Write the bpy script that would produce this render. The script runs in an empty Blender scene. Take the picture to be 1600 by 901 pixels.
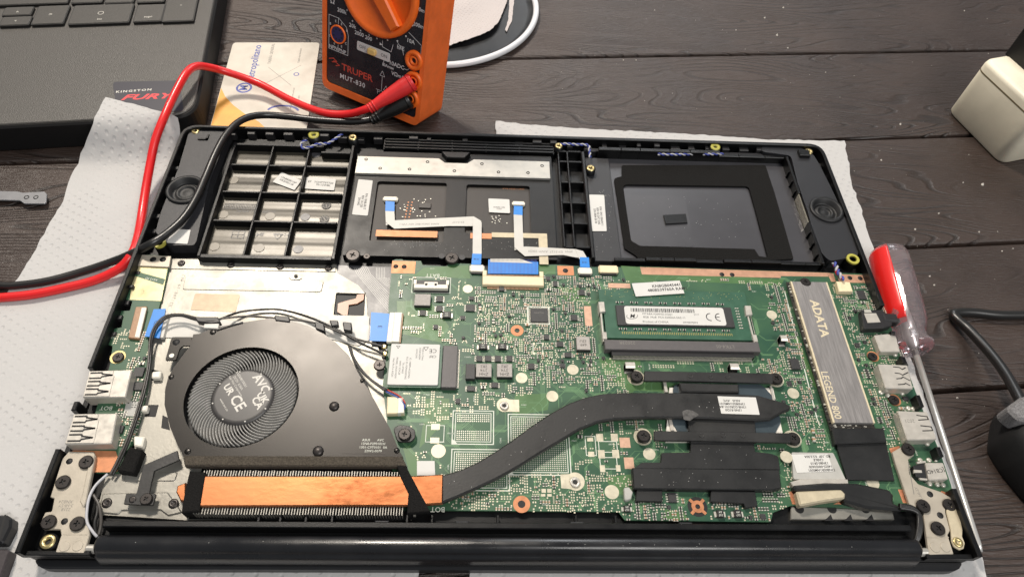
import bpy, math, random
import numpy as np
from mathutils import Vector, Matrix
from mathutils.geometry import delaunay_2d_cdt

# ------------------------------------------------------------------ camera
S = 0.001                      # everything below is written in millimetres
# survey of the place: focal length (px at 1600 wide), eye x y z, pitch, yaw, roll
FOC, EX, EY, EZ, PITCH, YAW, ROLL = 1080.0, -13.84, -64.03, 281.31, 0.94552, 0.07505, 0.08142
_cp, _sp = math.cos(PITCH), math.sin(PITCH)
_fw = Vector((math.sin(YAW)*_cp, math.cos(YAW)*_cp, -_sp))
_rt = Vector((math.cos(YAW), -math.sin(YAW), 0)); _up = _rt.cross(_fw)
_r2 = _rt*math.cos(ROLL)+_up*math.sin(ROLL); _u2 = -_rt*math.sin(ROLL)+_up*math.cos(ROLL)
scene = bpy.context.scene
COL = scene.collection
cam = bpy.data.cameras.new('camera'); cam.sensor_width = 36.0; cam.lens = FOC/1600*36.0
cam.clip_start = 0.01; cam.clip_end = 50
camo = bpy.data.objects.new('camera', cam); COL.objects.link(camo)
camo.matrix_world = Matrix(((_r2.x,_u2.x,-_fw.x,EX*S),(_r2.y,_u2.y,-_fw.y,EY*S),(_r2.z,_u2.z,-_fw.z,EZ*S),(0,0,0,1)))
scene.camera = camo

# ------------------------------------------------------------------ light (indoors at night: warm ceiling lamp, dim room, added fill and sheen lights)
world = bpy.data.worlds.new('World'); scene.world = world; world.use_nodes = True
bg = world.node_tree.nodes['Background']; bg.inputs[0].default_value = (0.86,0.93,1.0,1); bg.inputs[1].default_value = 0.21
def area(name, loc, target, size, power, col):
    l = bpy.data.lights.new(name,'AREA'); l.shape='DISK'; l.size=size; l.energy=power; l.color=col
    o = bpy.data.objects.new(name,l); COL.objects.link(o); o.location = loc
    o.rotation_euler = (Vector(target)-Vector(loc)).to_track_quat('-Z','Y').to_euler(); return o
area('ceiling_lamp', (-0.50,1.05,1.50), (-0.05,0.12,0), 0.30, 30.0, (1.0,0.91,0.80))
area('front_fill', (0.75,-0.75,1.5), (0.0,0.15,0), 0.9, 20.0, (1.0,0.98,0.95))  # added soft fill that brightens the sides facing the camera
area('back_sheen_light', (0.45,2.1,1.25), (0.05,0.25,0), 0.9, 11.0, (0.96,0.98,1.0))  # added soft light, gives the table top and metals their sheen
vs = scene.view_settings; vs.view_transform='Standard'; vs.look='None'; vs.exposure=0.17; vs.gamma=1.0; vs.use_curve_mapping=False
scene.cycles.max_bounces = 8; scene.cycles.transparent_max_bounces = 8
try: scene.cycles.use_denoising = True
except Exception: pass

# ------------------------------------------------------------------ survey helpers: sight line through a photo point met with a level plane
def ray(u,v): return _fw + _r2*((u-800)/FOC) - _u2*((v-450.5)/FOC)
def P(u,v,z=11.0):
    d = ray(u,v); t = (z-EZ)/d.z
    return (EX+t*d.x, EY+t*d.y)
def PP(pts,z): return [P(u,v,z) for u,v in pts]
def P3(u,v,z): x,y = P(u,v,z); return (x,y,z)
def RC(u0,v0,u1,v1,z):
    a=P(u0,v0,z); b=P(u1,v1,z)
    return min(a[0],b[0]),max(a[0],b[0]),min(a[1],b[1]),max(a[1],b[1])

# ------------------------------------------------------------------ materials
def lin(c): return tuple(((x/255)/12.92 if x/255<=.04045 else (((x/255)+.055)/1.055)**2.4) for x in c)
def mat(name, rgb, rough=.5, metal=0.0, var=0.0, vscale=200., bump=0.0, bscale=800., spec=.5, rvar=0.0, coat=0.0, detail=4.0, stretch=None, alpha=1.0, trans=0.0, col2=None):
    m = bpy.data.materials.new(name); m.use_nodes=True
    nt=m.node_tree; b=nt.nodes['Principled BSDF']; N=nt.nodes.new; L=nt.links.new
    c = lin(rgb) if max(rgb)>1.0 else rgb
    b.inputs['Base Color'].default_value=(*c,1); b.inputs['Roughness'].default_value=rough
    b.inputs['Metallic'].default_value=metal; b.inputs['Specular IOR Level'].default_value=spec
    if coat: b.inputs['Coat Weight'].default_value=coat; b.inputs['Coat Roughness'].default_value=.15
    if trans: b.inputs['Transmission Weight'].default_value=trans
    if alpha<1: b.inputs['Alpha'].default_value=alpha
    if var or bump or rvar:
        tc=N('ShaderNodeNewGeometry'); mp=N('ShaderNodeMapping'); L(tc.outputs['Position'],mp.inputs[0])
        if stretch: mp.inputs['Scale'].default_value=stretch
    if var or rvar:
        n=N('ShaderNodeTexNoise'); n.inputs['Scale'].default_value=vscale; n.inputs['Detail'].default_value=detail; n.inputs['Roughness'].default_value=.6
        L(mp.outputs[0],n.inputs['Vector'])
        if var:
            r=N('ShaderNodeMapRange'); r.inputs[1].default_value=.3; r.inputs[2].default_value=.7; L(n.outputs[0],r.inputs[0])
            mx=N('ShaderNodeMix'); mx.data_type='RGBA'
            d = (lin(col2) if col2 else tuple(x*(1+var) for x in c))
            mx.inputs[6].default_value=(*(x*(1-var) if not col2 else x for x in c),1); mx.inputs[7].default_value=(*d,1)
            L(r.outputs[0],mx.inputs[0]); L(mx.outputs[2],b.inputs['Base Color'])
        if rvar:
            r2=N('ShaderNodeMapRange'); r2.inputs[1].default_value=.3; r2.inputs[2].default_value=.7; r2.inputs[3].default_value=max(.02,rough-rvar); r2.inputs[4].default_value=rough+rvar
            L(n.outputs[0],r2.inputs[0]); L(r2.outputs[0],b.inputs['Roughness'])
    if bump:
        n2=N('ShaderNodeTexNoise'); n2.inputs['Scale'].default_value=bscale; n2.inputs['Detail'].default_value=3; L(mp.outputs[0],n2.inputs['Vector'])
        bp=N('ShaderNodeBump'); bp.inputs['Strength'].default_value=bump; bp.inputs['Distance'].default_value=.0004
        L(n2.outputs[0],bp.inputs['Height']); L(bp.outputs[0],b.inputs['Normal'])
    return m
M={}
M['case']=mat('black_plastic',(10,10,11),.40,var=.15,bump=.12,bscale=2500,rvar=.06,vscale=120,spec=.35)
M['case_gloss']=mat('deck_underside_plastic',(66,62,54),.34,metal=.3,var=.35,vscale=28,bump=.05,bscale=300,rvar=.05,spec=.6)
M['speaker']=mat('speaker_plastic',(35,35,38),.48,var=.1,bump=.2,bscale=3000,vscale=90)
M['rubber']=mat('black_rubber',(18,18,19),.55,bump=.1,bscale=1500)
M['foam']=mat('black_foam',(22,21,20),.95,var=.6,vscale=2200,bump=.9,bscale=1800,spec=.2)
M['sponge']=mat('grey_sponge',(72,66,58),.95,var=.5,vscale=1900,bump=1.0,bscale=1600,spec=.2)
M['film']=mat('grey_film',(66,65,68),.34,var=.12,vscale=40,bump=.05,bscale=500,rvar=.08)
M['film2']=mat('grey_film_dark',(64,63,66),.3,var=.1,vscale=50)
M['board']=None
M['green_hi']=mat('solder_mask_over_copper',(72,106,62),.42,var=.14,vscale=90,rvar=.08)
M['trace']=mat('solder_mask_trace',(92,128,90),.4)
M['silk']=mat('white_silkscreen',(206,208,196),.6,var=.08,vscale=900)
M['solder']=mat('tinned_solder',(204,200,188),.36,metal=.45,var=.12,vscale=1500)
M['cream_pad']=mat('tinned_pad',(202,194,172),.42,metal=.3,var=.08,vscale=400,rvar=.1)
M['copper_pad']=mat('bare_copper_pad',(190,128,90),.5,metal=.35,var=.16,vscale=350,rvar=.1)
M['copper']=mat('copper_heatpipe',(162,99,61),.34,metal=.92,var=.2,vscale=40,bump=.08,bscale=260,rvar=.16,col2=(174,112,76),detail=5,stretch=(.8,1.5,1))
M['chip']=mat('chip_epoxy',(48,47,47),.5,var=.12,vscale=700,bump=.1,bscale=4000)
M['inductor']=mat('inductor_ferrite',(160,154,148),.6,var=.14,vscale=900,bump=.25,bscale=3500)
M['tan_cap']=mat('ceramic_capacitor',(158,122,92),.45,var=.15,vscale=1200)
M['dark_cap']=mat('resistor_body',(38,36,36),.45)
M['cream_plastic']=mat('cream_connector_plastic',(224,208,172),.5,var=.06,vscale=500)
M['white_plastic']=mat('white_connector_plastic',(226,220,206),.5,var=.05,vscale=500)
M['black_plastic']=mat('connector_black_plastic',(34,33,34),.45,var=.15,vscale=600)
M['slot']=mat('slot_grey_plastic',(84,80,80),.5,var=.08,vscale=500,bump=.1,bscale=3000)
M['label']=mat('white_label',(200,198,193),.55,var=.03,vscale=120)
M['ink']=mat('label_ink',(26,25,25),.6)
M['ink_grey']=mat('faint_print',(120,116,110),.6)
M['steel']=mat('stamped_steel',(170,167,160),.42,metal=.5,var=.08,vscale=220,rvar=.08,bump=.05,bscale=900)
M['shell']=mat('port_shell_steel',(194,188,178),.36,metal=.35,var=.07,vscale=300,rvar=.08)
M['bracket']=mat('hinge_bracket_steel',(176,167,152),.42,metal=.25,var=.06,vscale=260,rvar=.06,bump=.08,bscale=1800)
M['silver']=mat('keyboard_plate_aluminium',(148,145,137),.45,metal=.65,var=.14,vscale=70,rvar=.12,bump=.10,bscale=700)
M['fan']=mat('fan_cover_dark_metal',(36,34,32),.30,metal=.65,var=.03,vscale=30,rvar=.03,bump=.03,bscale=2500)
M['fin']=mat('aluminium_fin',(150,147,140),.4,metal=.6)
M['blade']=mat('fan_blade_plastic',(128,126,122),.3,var=.1,vscale=300)
M['hub']=mat('fan_hub_plastic',(58,56,55),.42,var=.1,vscale=200)
M['pipe']=mat('blackened_heatpipe',(30,29,28),.48,var=.3,vscale=60,bump=.1,bscale=900,rvar=.14)
M['blackfilm']=mat('black_insulation_film',(18,18,18),.5,var=.18,vscale=90,rvar=.07,bump=.08,bscale=700)
M['screw']=mat('black_screw_steel',(58,54,52),.38,metal=.6,var=.15,vscale=800)
M['screw_lo']=mat('screw_recess',(16,15,15),.6)
M['brass']=mat('brass_insert',(198,180,130),.35,metal=.8,var=.1,vscale=800)
M['yellow']=mat('yellow_boss',(168,162,70),.5,var=.1,vscale=500)
M['blue']=mat('blue_stiffener',(30,124,206),.42,var=.06,vscale=300)
M['ffc']=mat('flat_cable_white',(192,189,182),.42,var=.05,vscale=160,rvar=.06)
M['tape']=mat('conductive_tape',(188,176,150),.55,metal=.2,var=.12,vscale=260,bump=.3,bscale=500)
M['kapton']=mat('brown_flex',(150,92,48),.35,var=.15,vscale=300)
M['ssd']=mat('brushed_grey_heatspreader',(142,138,136),.40,metal=.35,var=.16,vscale=260,stretch=(6,.35,1),rvar=.1,bump=.1,bscale=900)
M['ssd_edge']=mat('ssd_cream_edge',(216,202,172),.4,metal=.2)
M['pcb_dark']=mat('dark_pcb',(44,40,36),.4,var=.2,vscale=900)
M['pcb_brown']=mat('touchpad_pcb',(40,34,29),.5,var=.12,vscale=120,bump=.1,bscale=1200,stretch=(3,.6,1))
M['ram_pcb']=mat('memory_board_green',(48,86,66),.42,var=.12,vscale=200,rvar=.06)
M['gold']=mat('gold_contacts',(196,178,110),.35,metal=.6)
M['hinge']=mat('hinge_cover_grey',(22,22,24),.3,var=.1,vscale=60,bump=.12,bscale=3000,rvar=.1,coat=.2)
M['lid']=mat('lid_dark_plastic',(24,24,26),.38,var=.1,vscale=200)
M['cpu']=mat('processor_substrate',(60,70,76),.3,var=.1,vscale=150)
M['cpuwhite']=mat('white_mylar_shim',(214,208,198),.5)
M['wire_white']=mat('white_wire',(178,177,180),.45)
M['wire_blue']=mat('blue_wire',(60,72,150),.45)
M['wire_red']=mat('red_wire',(190,40,40),.45)
M['wire_black']=mat('black_wire',(30,29,28),.4)
M['wire_grey']=mat('grey_wire',(74,70,66),.4)
M['acetate']=mat('clear_film_patch',(168,166,160),.35,var=.08,vscale=200)
# ------------------------------------------------------------------ mesh helpers
WO={}                                           # world origin (mm) of every unrotated object
def area2(p): return sum(p[i-1][0]*p[i][1]-p[i][0]*p[i-1][1] for i in range(len(p)))
def ccw(p):
    p=list(p); return p if area2(p)>0 else p[::-1]
def inset(p,d):
    n=len(p); out=[]
    for i in range(n):
        a,b,c=p[i-1],p[i],p[(i+1)%n]
        e1=(b[0]-a[0],b[1]-a[1]); e2=(c[0]-b[0],c[1]-b[1])
        l1=math.hypot(*e1) or 1e-9; l2=math.hypot(*e2) or 1e-9
        n1=(-e1[1]/l1,e1[0]/l1); n2=(-e2[1]/l2,e2[0]/l2)
        k=1+n1[0]*n2[0]+n1[1]*n2[1]; k=max(k,.35)
        out.append((b[0]+d*(n1[0]+n2[0])/k,b[1]+d*(n1[1]+n2[1])/k))
    return out
def rounded(p,r,seg=4):
    p=ccw(p); n=len(p); out=[]
    for i in range(n):
        a,b,c=Vector(p[i-1]),Vector(p[i]),Vector(p[(i+1)%n])
        ri=r[i] if isinstance(r,(list,tuple)) else r
        u=(a-b); w=(c-b); lu,lw=u.length,w.length
        if ri<=0 or lu<1e-6 or lw<1e-6: out.append(tuple(b)); continue
        u/=lu; w/=lw; cs=max(-.999,min(.999,u.dot(w))); th=math.acos(cs)
        t=min(ri/math.tan(th/2),lu*.48,lw*.48)
        s,e=b+u*t,b+w*t
        for k in range(seg+1):
            f=k/seg; q=(1-f)**2*s+2*f*(1-f)*b+f*f*e; out.append((q.x,q.y))
    return out
def rect(x0,x1,y0,y1): return [(x0,y0),(x1,y0),(x1,y1),(x0,y1)]
def circ(cx,cy,r,n=24,ry=None): return [(cx+r*math.cos(2*math.pi*k/n),cy+(ry or r)*math.sin(2*math.pi*k/n)) for k in range(n)]
def inpoly(x,y,p):
    c=False; j=len(p)-1
    for i in range(len(p)):
        if (p[i][1]>y)!=(p[j][1]>y) and x<(p[j][0]-p[i][0])*(y-p[i][1])/(p[j][1]-p[i][1])+p[i][0]: c=not c
        j=i
    return c
def spline(pts,n=8):
    pts=[Vector(p) for p in pts]; q=[2*pts[0]-pts[1]]+pts+[2*pts[-1]-pts[-2]]; out=[]
    for i in range(1,len(q)-2):
        a,b,c,d=q[i-1],q[i],q[i+1],q[i+2]
        for k in range(n):
            t=k/n; out.append(.5*((2*b)+(c-a)*t+(2*a-5*b+4*c-d)*t*t+(3*b-a-3*c+d)*t**3))
    out.append(pts[-1]); return out
_fonts={}
def fontmesh(s,bold=0.0,shear=0.0,space=1.0):
    k=(s,bold,shear,space)
    if k not in _fonts:
        cu=bpy.data.curves.new('t','FONT'); cu.body=s; cu.size=1.0; cu.align_x='CENTER'; cu.align_y='CENTER'; cu.offset=bold; cu.shear=shear; cu.space_character=space
        cu.resolution_u=2; cu.fill_mode='BOTH'; cu.space_line=1.0
        o=bpy.data.objects.new('t',cu); me=o.to_mesh()
        vs=[tuple(v.co)[:2] for v in me.vertices]; fs=[tuple(p.vertices) for p in me.polygons]
        o.to_mesh_clear(); bpy.data.objects.remove(o); bpy.data.curves.remove(cu); _fonts[k]=(vs,fs)
    return _fonts[k]
class Geo:
    def __init__(s): s.v=[]; s.f=[]; s.m=[]; s.s=[]
    def face(s,idx,mi=0,sm=False): s.f.append(tuple(idx)); s.m.append(mi); s.s.append(sm)
    def add(s,vs): i=len(s.v); s.v.extend(vs); return i
    def prism(s,p,z0,z1,ch=0.0,mi=0,bottom=False,mt=None):
        p=ccw(p); n=len(p); mt=mi if mt is None else mt
        i=s.add([(x,y,z0) for x,y in p])
        if ch>0: j=s.add([(x,y,z1-ch) for x,y in p]); t=s.add([(x,y,z1) for x,y in inset(p,ch)])
        else: j=t=s.add([(x,y,z1) for x,y in p])
        for k in range(n):
            l=(k+1)%n; s.face((i+k,i+l,j+l,j+k),mi)
            if ch>0: s.face((j+k,j+l,t+l,t+k),mt)
        s.face(range(t,t+n),mt)
        if bottom: s.face(range(i+n-1,i-1,-1),mi)
        return s
    def box(s,x0,x1,y0,y1,z0,z1,ch=0.0,mi=0,mt=None): return s.prism(rect(x0,x1,y0,y1),z0,z1,ch,mi,False,mt)
    def plate(s,outer,holes,z0,z1,mi=0,mw=None,extra=None,zf=None,bottom=False):
        mw=mi if mw is None else mw
        loops=[ccw(outer)]+[ccw(h)[::-1] for h in holes]
        co=[];ed=[]
        for l in loops:
            b=len(co); co+=[Vector(q) for q in l]; ed+=[(b+k,b+(k+1)%len(l)) for k in range(len(l))]
        if extra: co+=[Vector(q) for q in extra]
        vo,_,fo,*_=delaunay_2d_cdt(co,ed,[],0,1e-5)
        b=s.add([(q.x,q.y,z1+(zf(q.x,q.y) if zf else 0)) for q in vo])
        lo=s.add([(q.x,q.y,z0+(zf(q.x,q.y) if zf else 0)) for q in vo]) if bottom else None
        for t in fo:
            cx=sum(vo[k].x for k in t)/len(t); cy=sum(vo[k].y for k in t)/len(t)
            if inpoly(cx,cy,loops[0]) and not any(inpoly(cx,cy,h) for h in loops[1:]):
                tt=list(t) if area2([vo[k] for k in t])>0 else list(t)[::-1]
                s.face([b+k for k in tt],mi,zf is not None)
                if bottom: s.face([lo+k for k in tt[::-1]],mi,zf is not None)
        if z1>z0:
            for l in loops:
                n=len(l); i=s.add([(x,y,z0+(zf(x,y) if zf else 0)) for x,y in l]); j=s.add([(x,y,z1+(zf(x,y) if zf else 0)) for x,y in l])
                for k in range(n): s.face((i+k,i+(k+1)%n,j+(k+1)%n,j+k),mw)
        return s
    def lathe(s,cx,cy,prof,n=24,mi=0,sm=True,a0=0.0):
        rings=[]
        for r,z in prof: rings.append(s.add([(cx+r*math.cos(a0+2*math.pi*k/n),cy+r*math.sin(a0+2*math.pi*k/n),z) for k in range(n)]))
        for a,b in zip(rings,rings[1:]):
            for k in range(n): s.face((a+k,a+(k+1)%n,b+(k+1)%n,b+k),mi,sm)
        if prof[-1][0]>1e-6: s.face(range(rings[-1],rings[-1]+n),mi)
        return s
    def cyl(s,cx,cy,z0,z1,r,n=20,ch=.0,mi=0):
        pr=[(r,z0),(r,z1-ch)]+([(r-ch,z1)] if ch else [])
        return s.lathe(cx,cy,pr,n,mi)
    def tube(s,pts,r,n=10,mi=0,cap=True):
        pts=[Vector(p) for p in pts]; rr=r if isinstance(r,(list,tuple)) else [r]*len(pts)
        t=(pts[1]-pts[0]).normalized(); a=t.orthogonal().normalized(); rings=[]
        for i,p in enumerate(pts):
            t2=(pts[min(i+1,len(pts)-1)]-pts[max(i-1,0)]).normalized()
            a=(a-t2*a.dot(t2)).normalized(); b=t2.cross(a)
            rings.append(s.add([tuple(p+rr[i]*(a*math.cos(2*math.pi*k/n)+b*math.sin(2*math.pi*k/n))) for k in range(n)]))
        for x,y in zip(rings,rings[1:]):
            for k in range(n): s.face((x+k,x+(k+1)%n,y+(k+1)%n,y+k),mi,True)
        if cap: s.face(range(rings[0]+n-1,rings[0]-1,-1),mi); s.face(range(rings[-1],rings[-1]+n),mi)
        return s
    def line(s,pts,w,z,mi=0,closed=False):
        n=len(pts); h=w/2
        for k in range(n if closed else n-1):
            a=Vector(pts[k]); b=Vector(pts[(k+1)%n]); d=b-a
            if d.length<1e-6: continue
            d.normalize(); q=Vector((-d.y,d.x))*h; e=d*h*.9
            c=[a-e+q,a-e-q,b+e-q,b+e+q]; zz=z+.0008*(k%2)
            i=s.add([(x.x,x.y,zz) for x in (c[1],c[2],c[3],c[0])]); s.face((i,i+1,i+2,i+3),mi)
        return s
    def text(s,body,x,y,z,size,rot=0.0,mi=0,bold=0.0,shear=0.0,sx=1.0,space=1.0):
        vs,fs=fontmesh(body,bold,shear,space); c,n=math.cos(math.radians(rot)),math.sin(math.radians(rot)); k=size/.7
        i=s.add([(x+k*(a*sx*c-b*n),y+k*(a*sx*n+b*c),z) for a,b in vs])
        for f in fs: s.face([i+q for q in f],mi)
        return s
    def xf(s,i0,fn): s.v[i0:]=[fn(*q) for q in s.v[i0:]]; return s
    def build(s,name,mats,parent=None,kind=None,origin=None,label=None):
        if not isinstance(mats,(list,tuple)): mats=[mats]
        a=np.array(s.v,dtype=float).reshape(-1,3)
        o=np.array(origin if origin is not None else ((a[:,0].min()+a[:,0].max())/2,(a[:,1].min()+a[:,1].max())/2,a[:,2].min()),dtype=float)
        me=bpy.data.meshes.new(name); me.from_pydata(((a-o)*S).tolist(),[],s.f)
        for m in mats: me.materials.append(M[m] if isinstance(m,str) else m)
        me.polygons.foreach_set('material_index',s.m); me.polygons.foreach_set('use_smooth',s.s); me.update()
        return link(name,me,parent,o,kind,label)
def link(name,me,parent,o,kind=None,label=None,rotz=0.0):
    ob=bpy.data.objects.new(name,me); COL.objects.link(ob); o=np.array(o,dtype=float)
    base=np.zeros(3)
    if parent is not None: ob.parent=parent; base=WO.get(parent.name,np.zeros(3))
    ob.location=tuple((o-base)*S); ob.rotation_euler[2]=rotz
    WO[ob.name]=o
    if kind: ob['kind']=kind
    if label: ob['label']=label
    return ob
def thing(name,loc,label,cat,group=None,kind=None,rotz=0.0):
    e=bpy.data.objects.new(name,None); COL.objects.link(e); e.location=tuple(np.array(loc)*S); e.rotation_euler[2]=rotz; e.empty_display_size=.01
    e['label']=label; e['category']=cat
    if group: e['group']=group
    if kind: e['kind']=kind
    WO[e.name]=np.array(loc,dtype=float) if rotz==0 else np.zeros(3)
    return e
def tag(o,label,cat,group=None,kind=None):
    o['label']=label; o['category']=cat
    if group: o['group']=group
    if kind: o['kind']=kind
    return o
OBST=[]                                          # board areas already taken
def block(x0,x1,y0,y1,m=.25): OBST.append((x0-m,x1+m,y0-m,y1+m))
# one shared cross-head screw (unit radius 1 mm)
def screw_mesh():
    g=Geo(); n=24; o=circ(0,0,.86,n); a,b=.42,.1
    cross=[(-a,-b),(-b,-b),(-b,-a),(b,-a),(b,-b),(a,-b),(a,b),(b,b),(b,a),(-b,a),(-b,b),(-a,b)]
    g.lathe(0,0,[(.98,0),(1,.05),(1,.3),(.86,.42)],n); g.f.pop(); g.m.pop(); g.s.pop()
    g.plate(o,[cross],.22,.42,0,1)
    i=g.add([(x,y,.22) for x,y in cross]); g.face(range(i,i+12),1)
    me=bpy.data.meshes.new('screw'); me.from_pydata([tuple(c*S for c in q) for q in g.v],[],g.f)
    me.materials.append(M['screw']); me.materials.append(M['screw_lo'])
    me.polygons.foreach_set('material_index',g.m); me.polygons.foreach_set('use_smooth',g.s); me.update(); return me
SCREW=screw_mesh(); _rs=random.Random(5)
def screw(u,v,z,r,parent,name='screw'):
    x,y=P(u,v,z+.4*r); ob=link(name,SCREW,parent,(x,y,z),rotz=_rs.uniform(0,1.5)); ob.scale=(r,r,r); block(x-r,x+r,y-r,y+r); return ob
def chipbox(name,px,z0,z1,m,parent,ch=.15,mt=None,blk=True):
    x0,x1,y0,y1=RC(*px,z1)
    if blk: block(x0,x1,y0,y1)
    g=Geo().box(x0,x1,y0,y1,z0,z1,ch,0,1 if mt else None)
    return g.build(name,[m,mt] if mt else m,parent),(x0,x1,y0,y1)
# ------------------------------------------------------------------ table of moulded dark planks
def wood():
    m=bpy.data.materials.new('moulded_dark_wood'); m.use_nodes=True; nt=m.node_tree; b=nt.nodes['Principled BSDF']; N=nt.nodes.new; L=nt.links.new
    tc=N('ShaderNodeTexCoord'); oi=N('ShaderNodeObjectInfo'); mp=N('ShaderNodeMapping'); L(tc.outputs['Object'],mp.inputs[0])
    cb=N('ShaderNodeCombineXYZ'); mu=N('ShaderNodeMath'); mu.operation='MULTIPLY'; mu.inputs[1].default_value=7.3; L(oi.outputs['Random'],mu.inputs[0]); L(mu.outputs[0],cb.inputs[0]); L(mu.outputs[0],cb.inputs[1]); L(cb.outputs[0],mp.inputs['Location'])
    mp.inputs['Rotation'].default_value=(0,0,-.0838); mp.inputs['Scale'].default_value=(1.5,9.0,1)
    n=N('ShaderNodeTexNoise'); n.inputs['Scale'].default_value=2.8; n.inputs['Detail'].default_value=1.6; n.inputs['Roughness'].default_value=.45; n.inputs['Distortion'].default_value=.25; L(mp.outputs[0],n.inputs['Vector'])
    k=N('ShaderNodeMath'); k.operation='MULTIPLY'; k.inputs[1].default_value=210; L(n.outputs[0],k.inputs[0])
    s=N('ShaderNodeMath'); s.operation='SINE'; L(k.outputs[0],s.inputs[0])
    r=N('ShaderNodeMapRange'); r.inputs[1].default_value=.55; r.inputs[2].default_value=.98; L(s.outputs[0],r.inputs[0])
    # groove strength varies from place to place
    n3=N('ShaderNodeTexNoise'); n3.inputs['Scale'].default_value=11; L(tc.outputs['Object'],n3.inputs['Vector'])
    r3=N('ShaderNodeMapRange'); r3.inputs[1].default_value=.38; r3.inputs[2].default_value=.62; r3.inputs[3].default_value=.15; L(n3.outputs[0],r3.inputs[0])
    gm=N('ShaderNodeMath'); gm.operation='MULTIPLY'; L(r.outputs[0],gm.inputs[0]); L(r3.outputs[0],gm.inputs[1])
    mpf=N('ShaderNodeMapping'); mpf.inputs['Rotation'].default_value=(0,0,-.0838); mpf.inputs['Scale'].default_value=(140,900,1); L(tc.outputs['Object'],mpf.inputs[0])
    nf=N('ShaderNodeTexNoise'); nf.inputs['Scale'].default_value=1.0; nf.inputs['Detail'].default_value=3; L(mpf.outputs[0],nf.inputs['Vector'])
    ng=N('ShaderNodeTexNoise'); ng.inputs['Scale'].default_value=1900; ng.inputs['Detail'].default_value=2; L(tc.outputs['Object'],ng.inputs['Vector'])
    h=N('ShaderNodeMath'); h.operation='MULTIPLY_ADD'; h.inputs[1].default_value=-1.0; L(gm.outputs[0],h.inputs[0]); L(nf.outputs[0],h.inputs[2])
    h2=N('ShaderNodeMath'); h2.operation='MULTIPLY_ADD'; h2.inputs[1].default_value=.35; L(ng.outputs[0],h2.inputs[0]); L(h.outputs[0],h2.inputs[2])
    bp=N('ShaderNodeBump'); bp.inputs['Strength'].default_value=.8; bp.inputs['Distance'].default_value=.0008; L(h2.outputs[0],bp.inputs['Height']); L(bp.outputs[0],b.inputs['Normal'])
    mx=N('ShaderNodeMix'); mx.data_type='RGBA'; mx.inputs[6].default_value=(*lin((56,44,38)),1); mx.inputs[7].default_value=(*lin((34,26,22)),1); L(gm.outputs[0],mx.inputs[0])
    nv=N('ShaderNodeTexNoise'); nv.inputs['Scale'].default_value=16; nv.inputs['Detail'].default_value=4; L(tc.outputs['Object'],nv.inputs['Vector'])
    rv=N('ShaderNodeMapRange'); rv.inputs[1].default_value=.3; rv.inputs[2].default_value=.7; rv.inputs[3].default_value=.8; rv.inputs[4].default_value=1.2; L(nv.outputs[0],rv.inputs[0])
    mm=N('ShaderNodeMix'); mm.data_type='RGBA'; mm.blend_type='MULTIPLY'; mm.inputs[0].default_value=1; L(mx.outputs[2],mm.inputs[6]); L(rv.outputs[0],mm.inputs[7]); L(mm.outputs[2],b.inputs['Base Color'])
    rr=N('ShaderNodeMapRange'); rr.inputs[1].default_value=.3; rr.inputs[2].default_value=.7; rr.inputs[3].default_value=.40; rr.inputs[4].default_value=.56; L(nv.outputs[0],rr.inputs[0]); L(rr.outputs[0],b.inputs['Roughness'])
    b.inputs['Specular IOR Level'].default_value=.6
    return m
M['wood']=wood(); M['under']=mat('table_underside',(14,12,11),.9)
table=thing('table',(0,150,-20),'dark brown moulded plank table top under everything','table',kind='structure')
TANG=.0838; ct,st=math.cos(TANG),math.sin(TANG)
for k in range(-2,6):
    # seam k runs through (240, 87.7+86k)
    yo=(87.7+86*k)*ct-240*st; pitch=86*ct
    g=Geo(); W=pitch-2.1; x0,x1=-650,750
    prof=[(0,-18),(0,-1.6),(.35,-.6),(1.3,0)]+[(W-1.3,0),(W-.35,-.6),(W,-1.6),(W,-18)]
    i=g.add([(x0,yo+1.05+a,z) for a,z in prof]); j=g.add([(x1,yo+1.05+a,z) for a,z in prof]); n=len(prof)
    for q in range(n-1): g.face((i+q,j+q,j+q+1,i+q+1)[::-1] if False else (i+q,j+q,j+q+1,i+q+1),0,False)
    g.xf(0,lambda x,y,z:(x*ct-y*st,x*st+y*ct,z))
    g.build('plank','wood',table,origin=(200*k%170,k*61,-18))
Geo().box(-700,800,-250,640,-20,-18.2).build('underside_panel','under',table)

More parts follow.
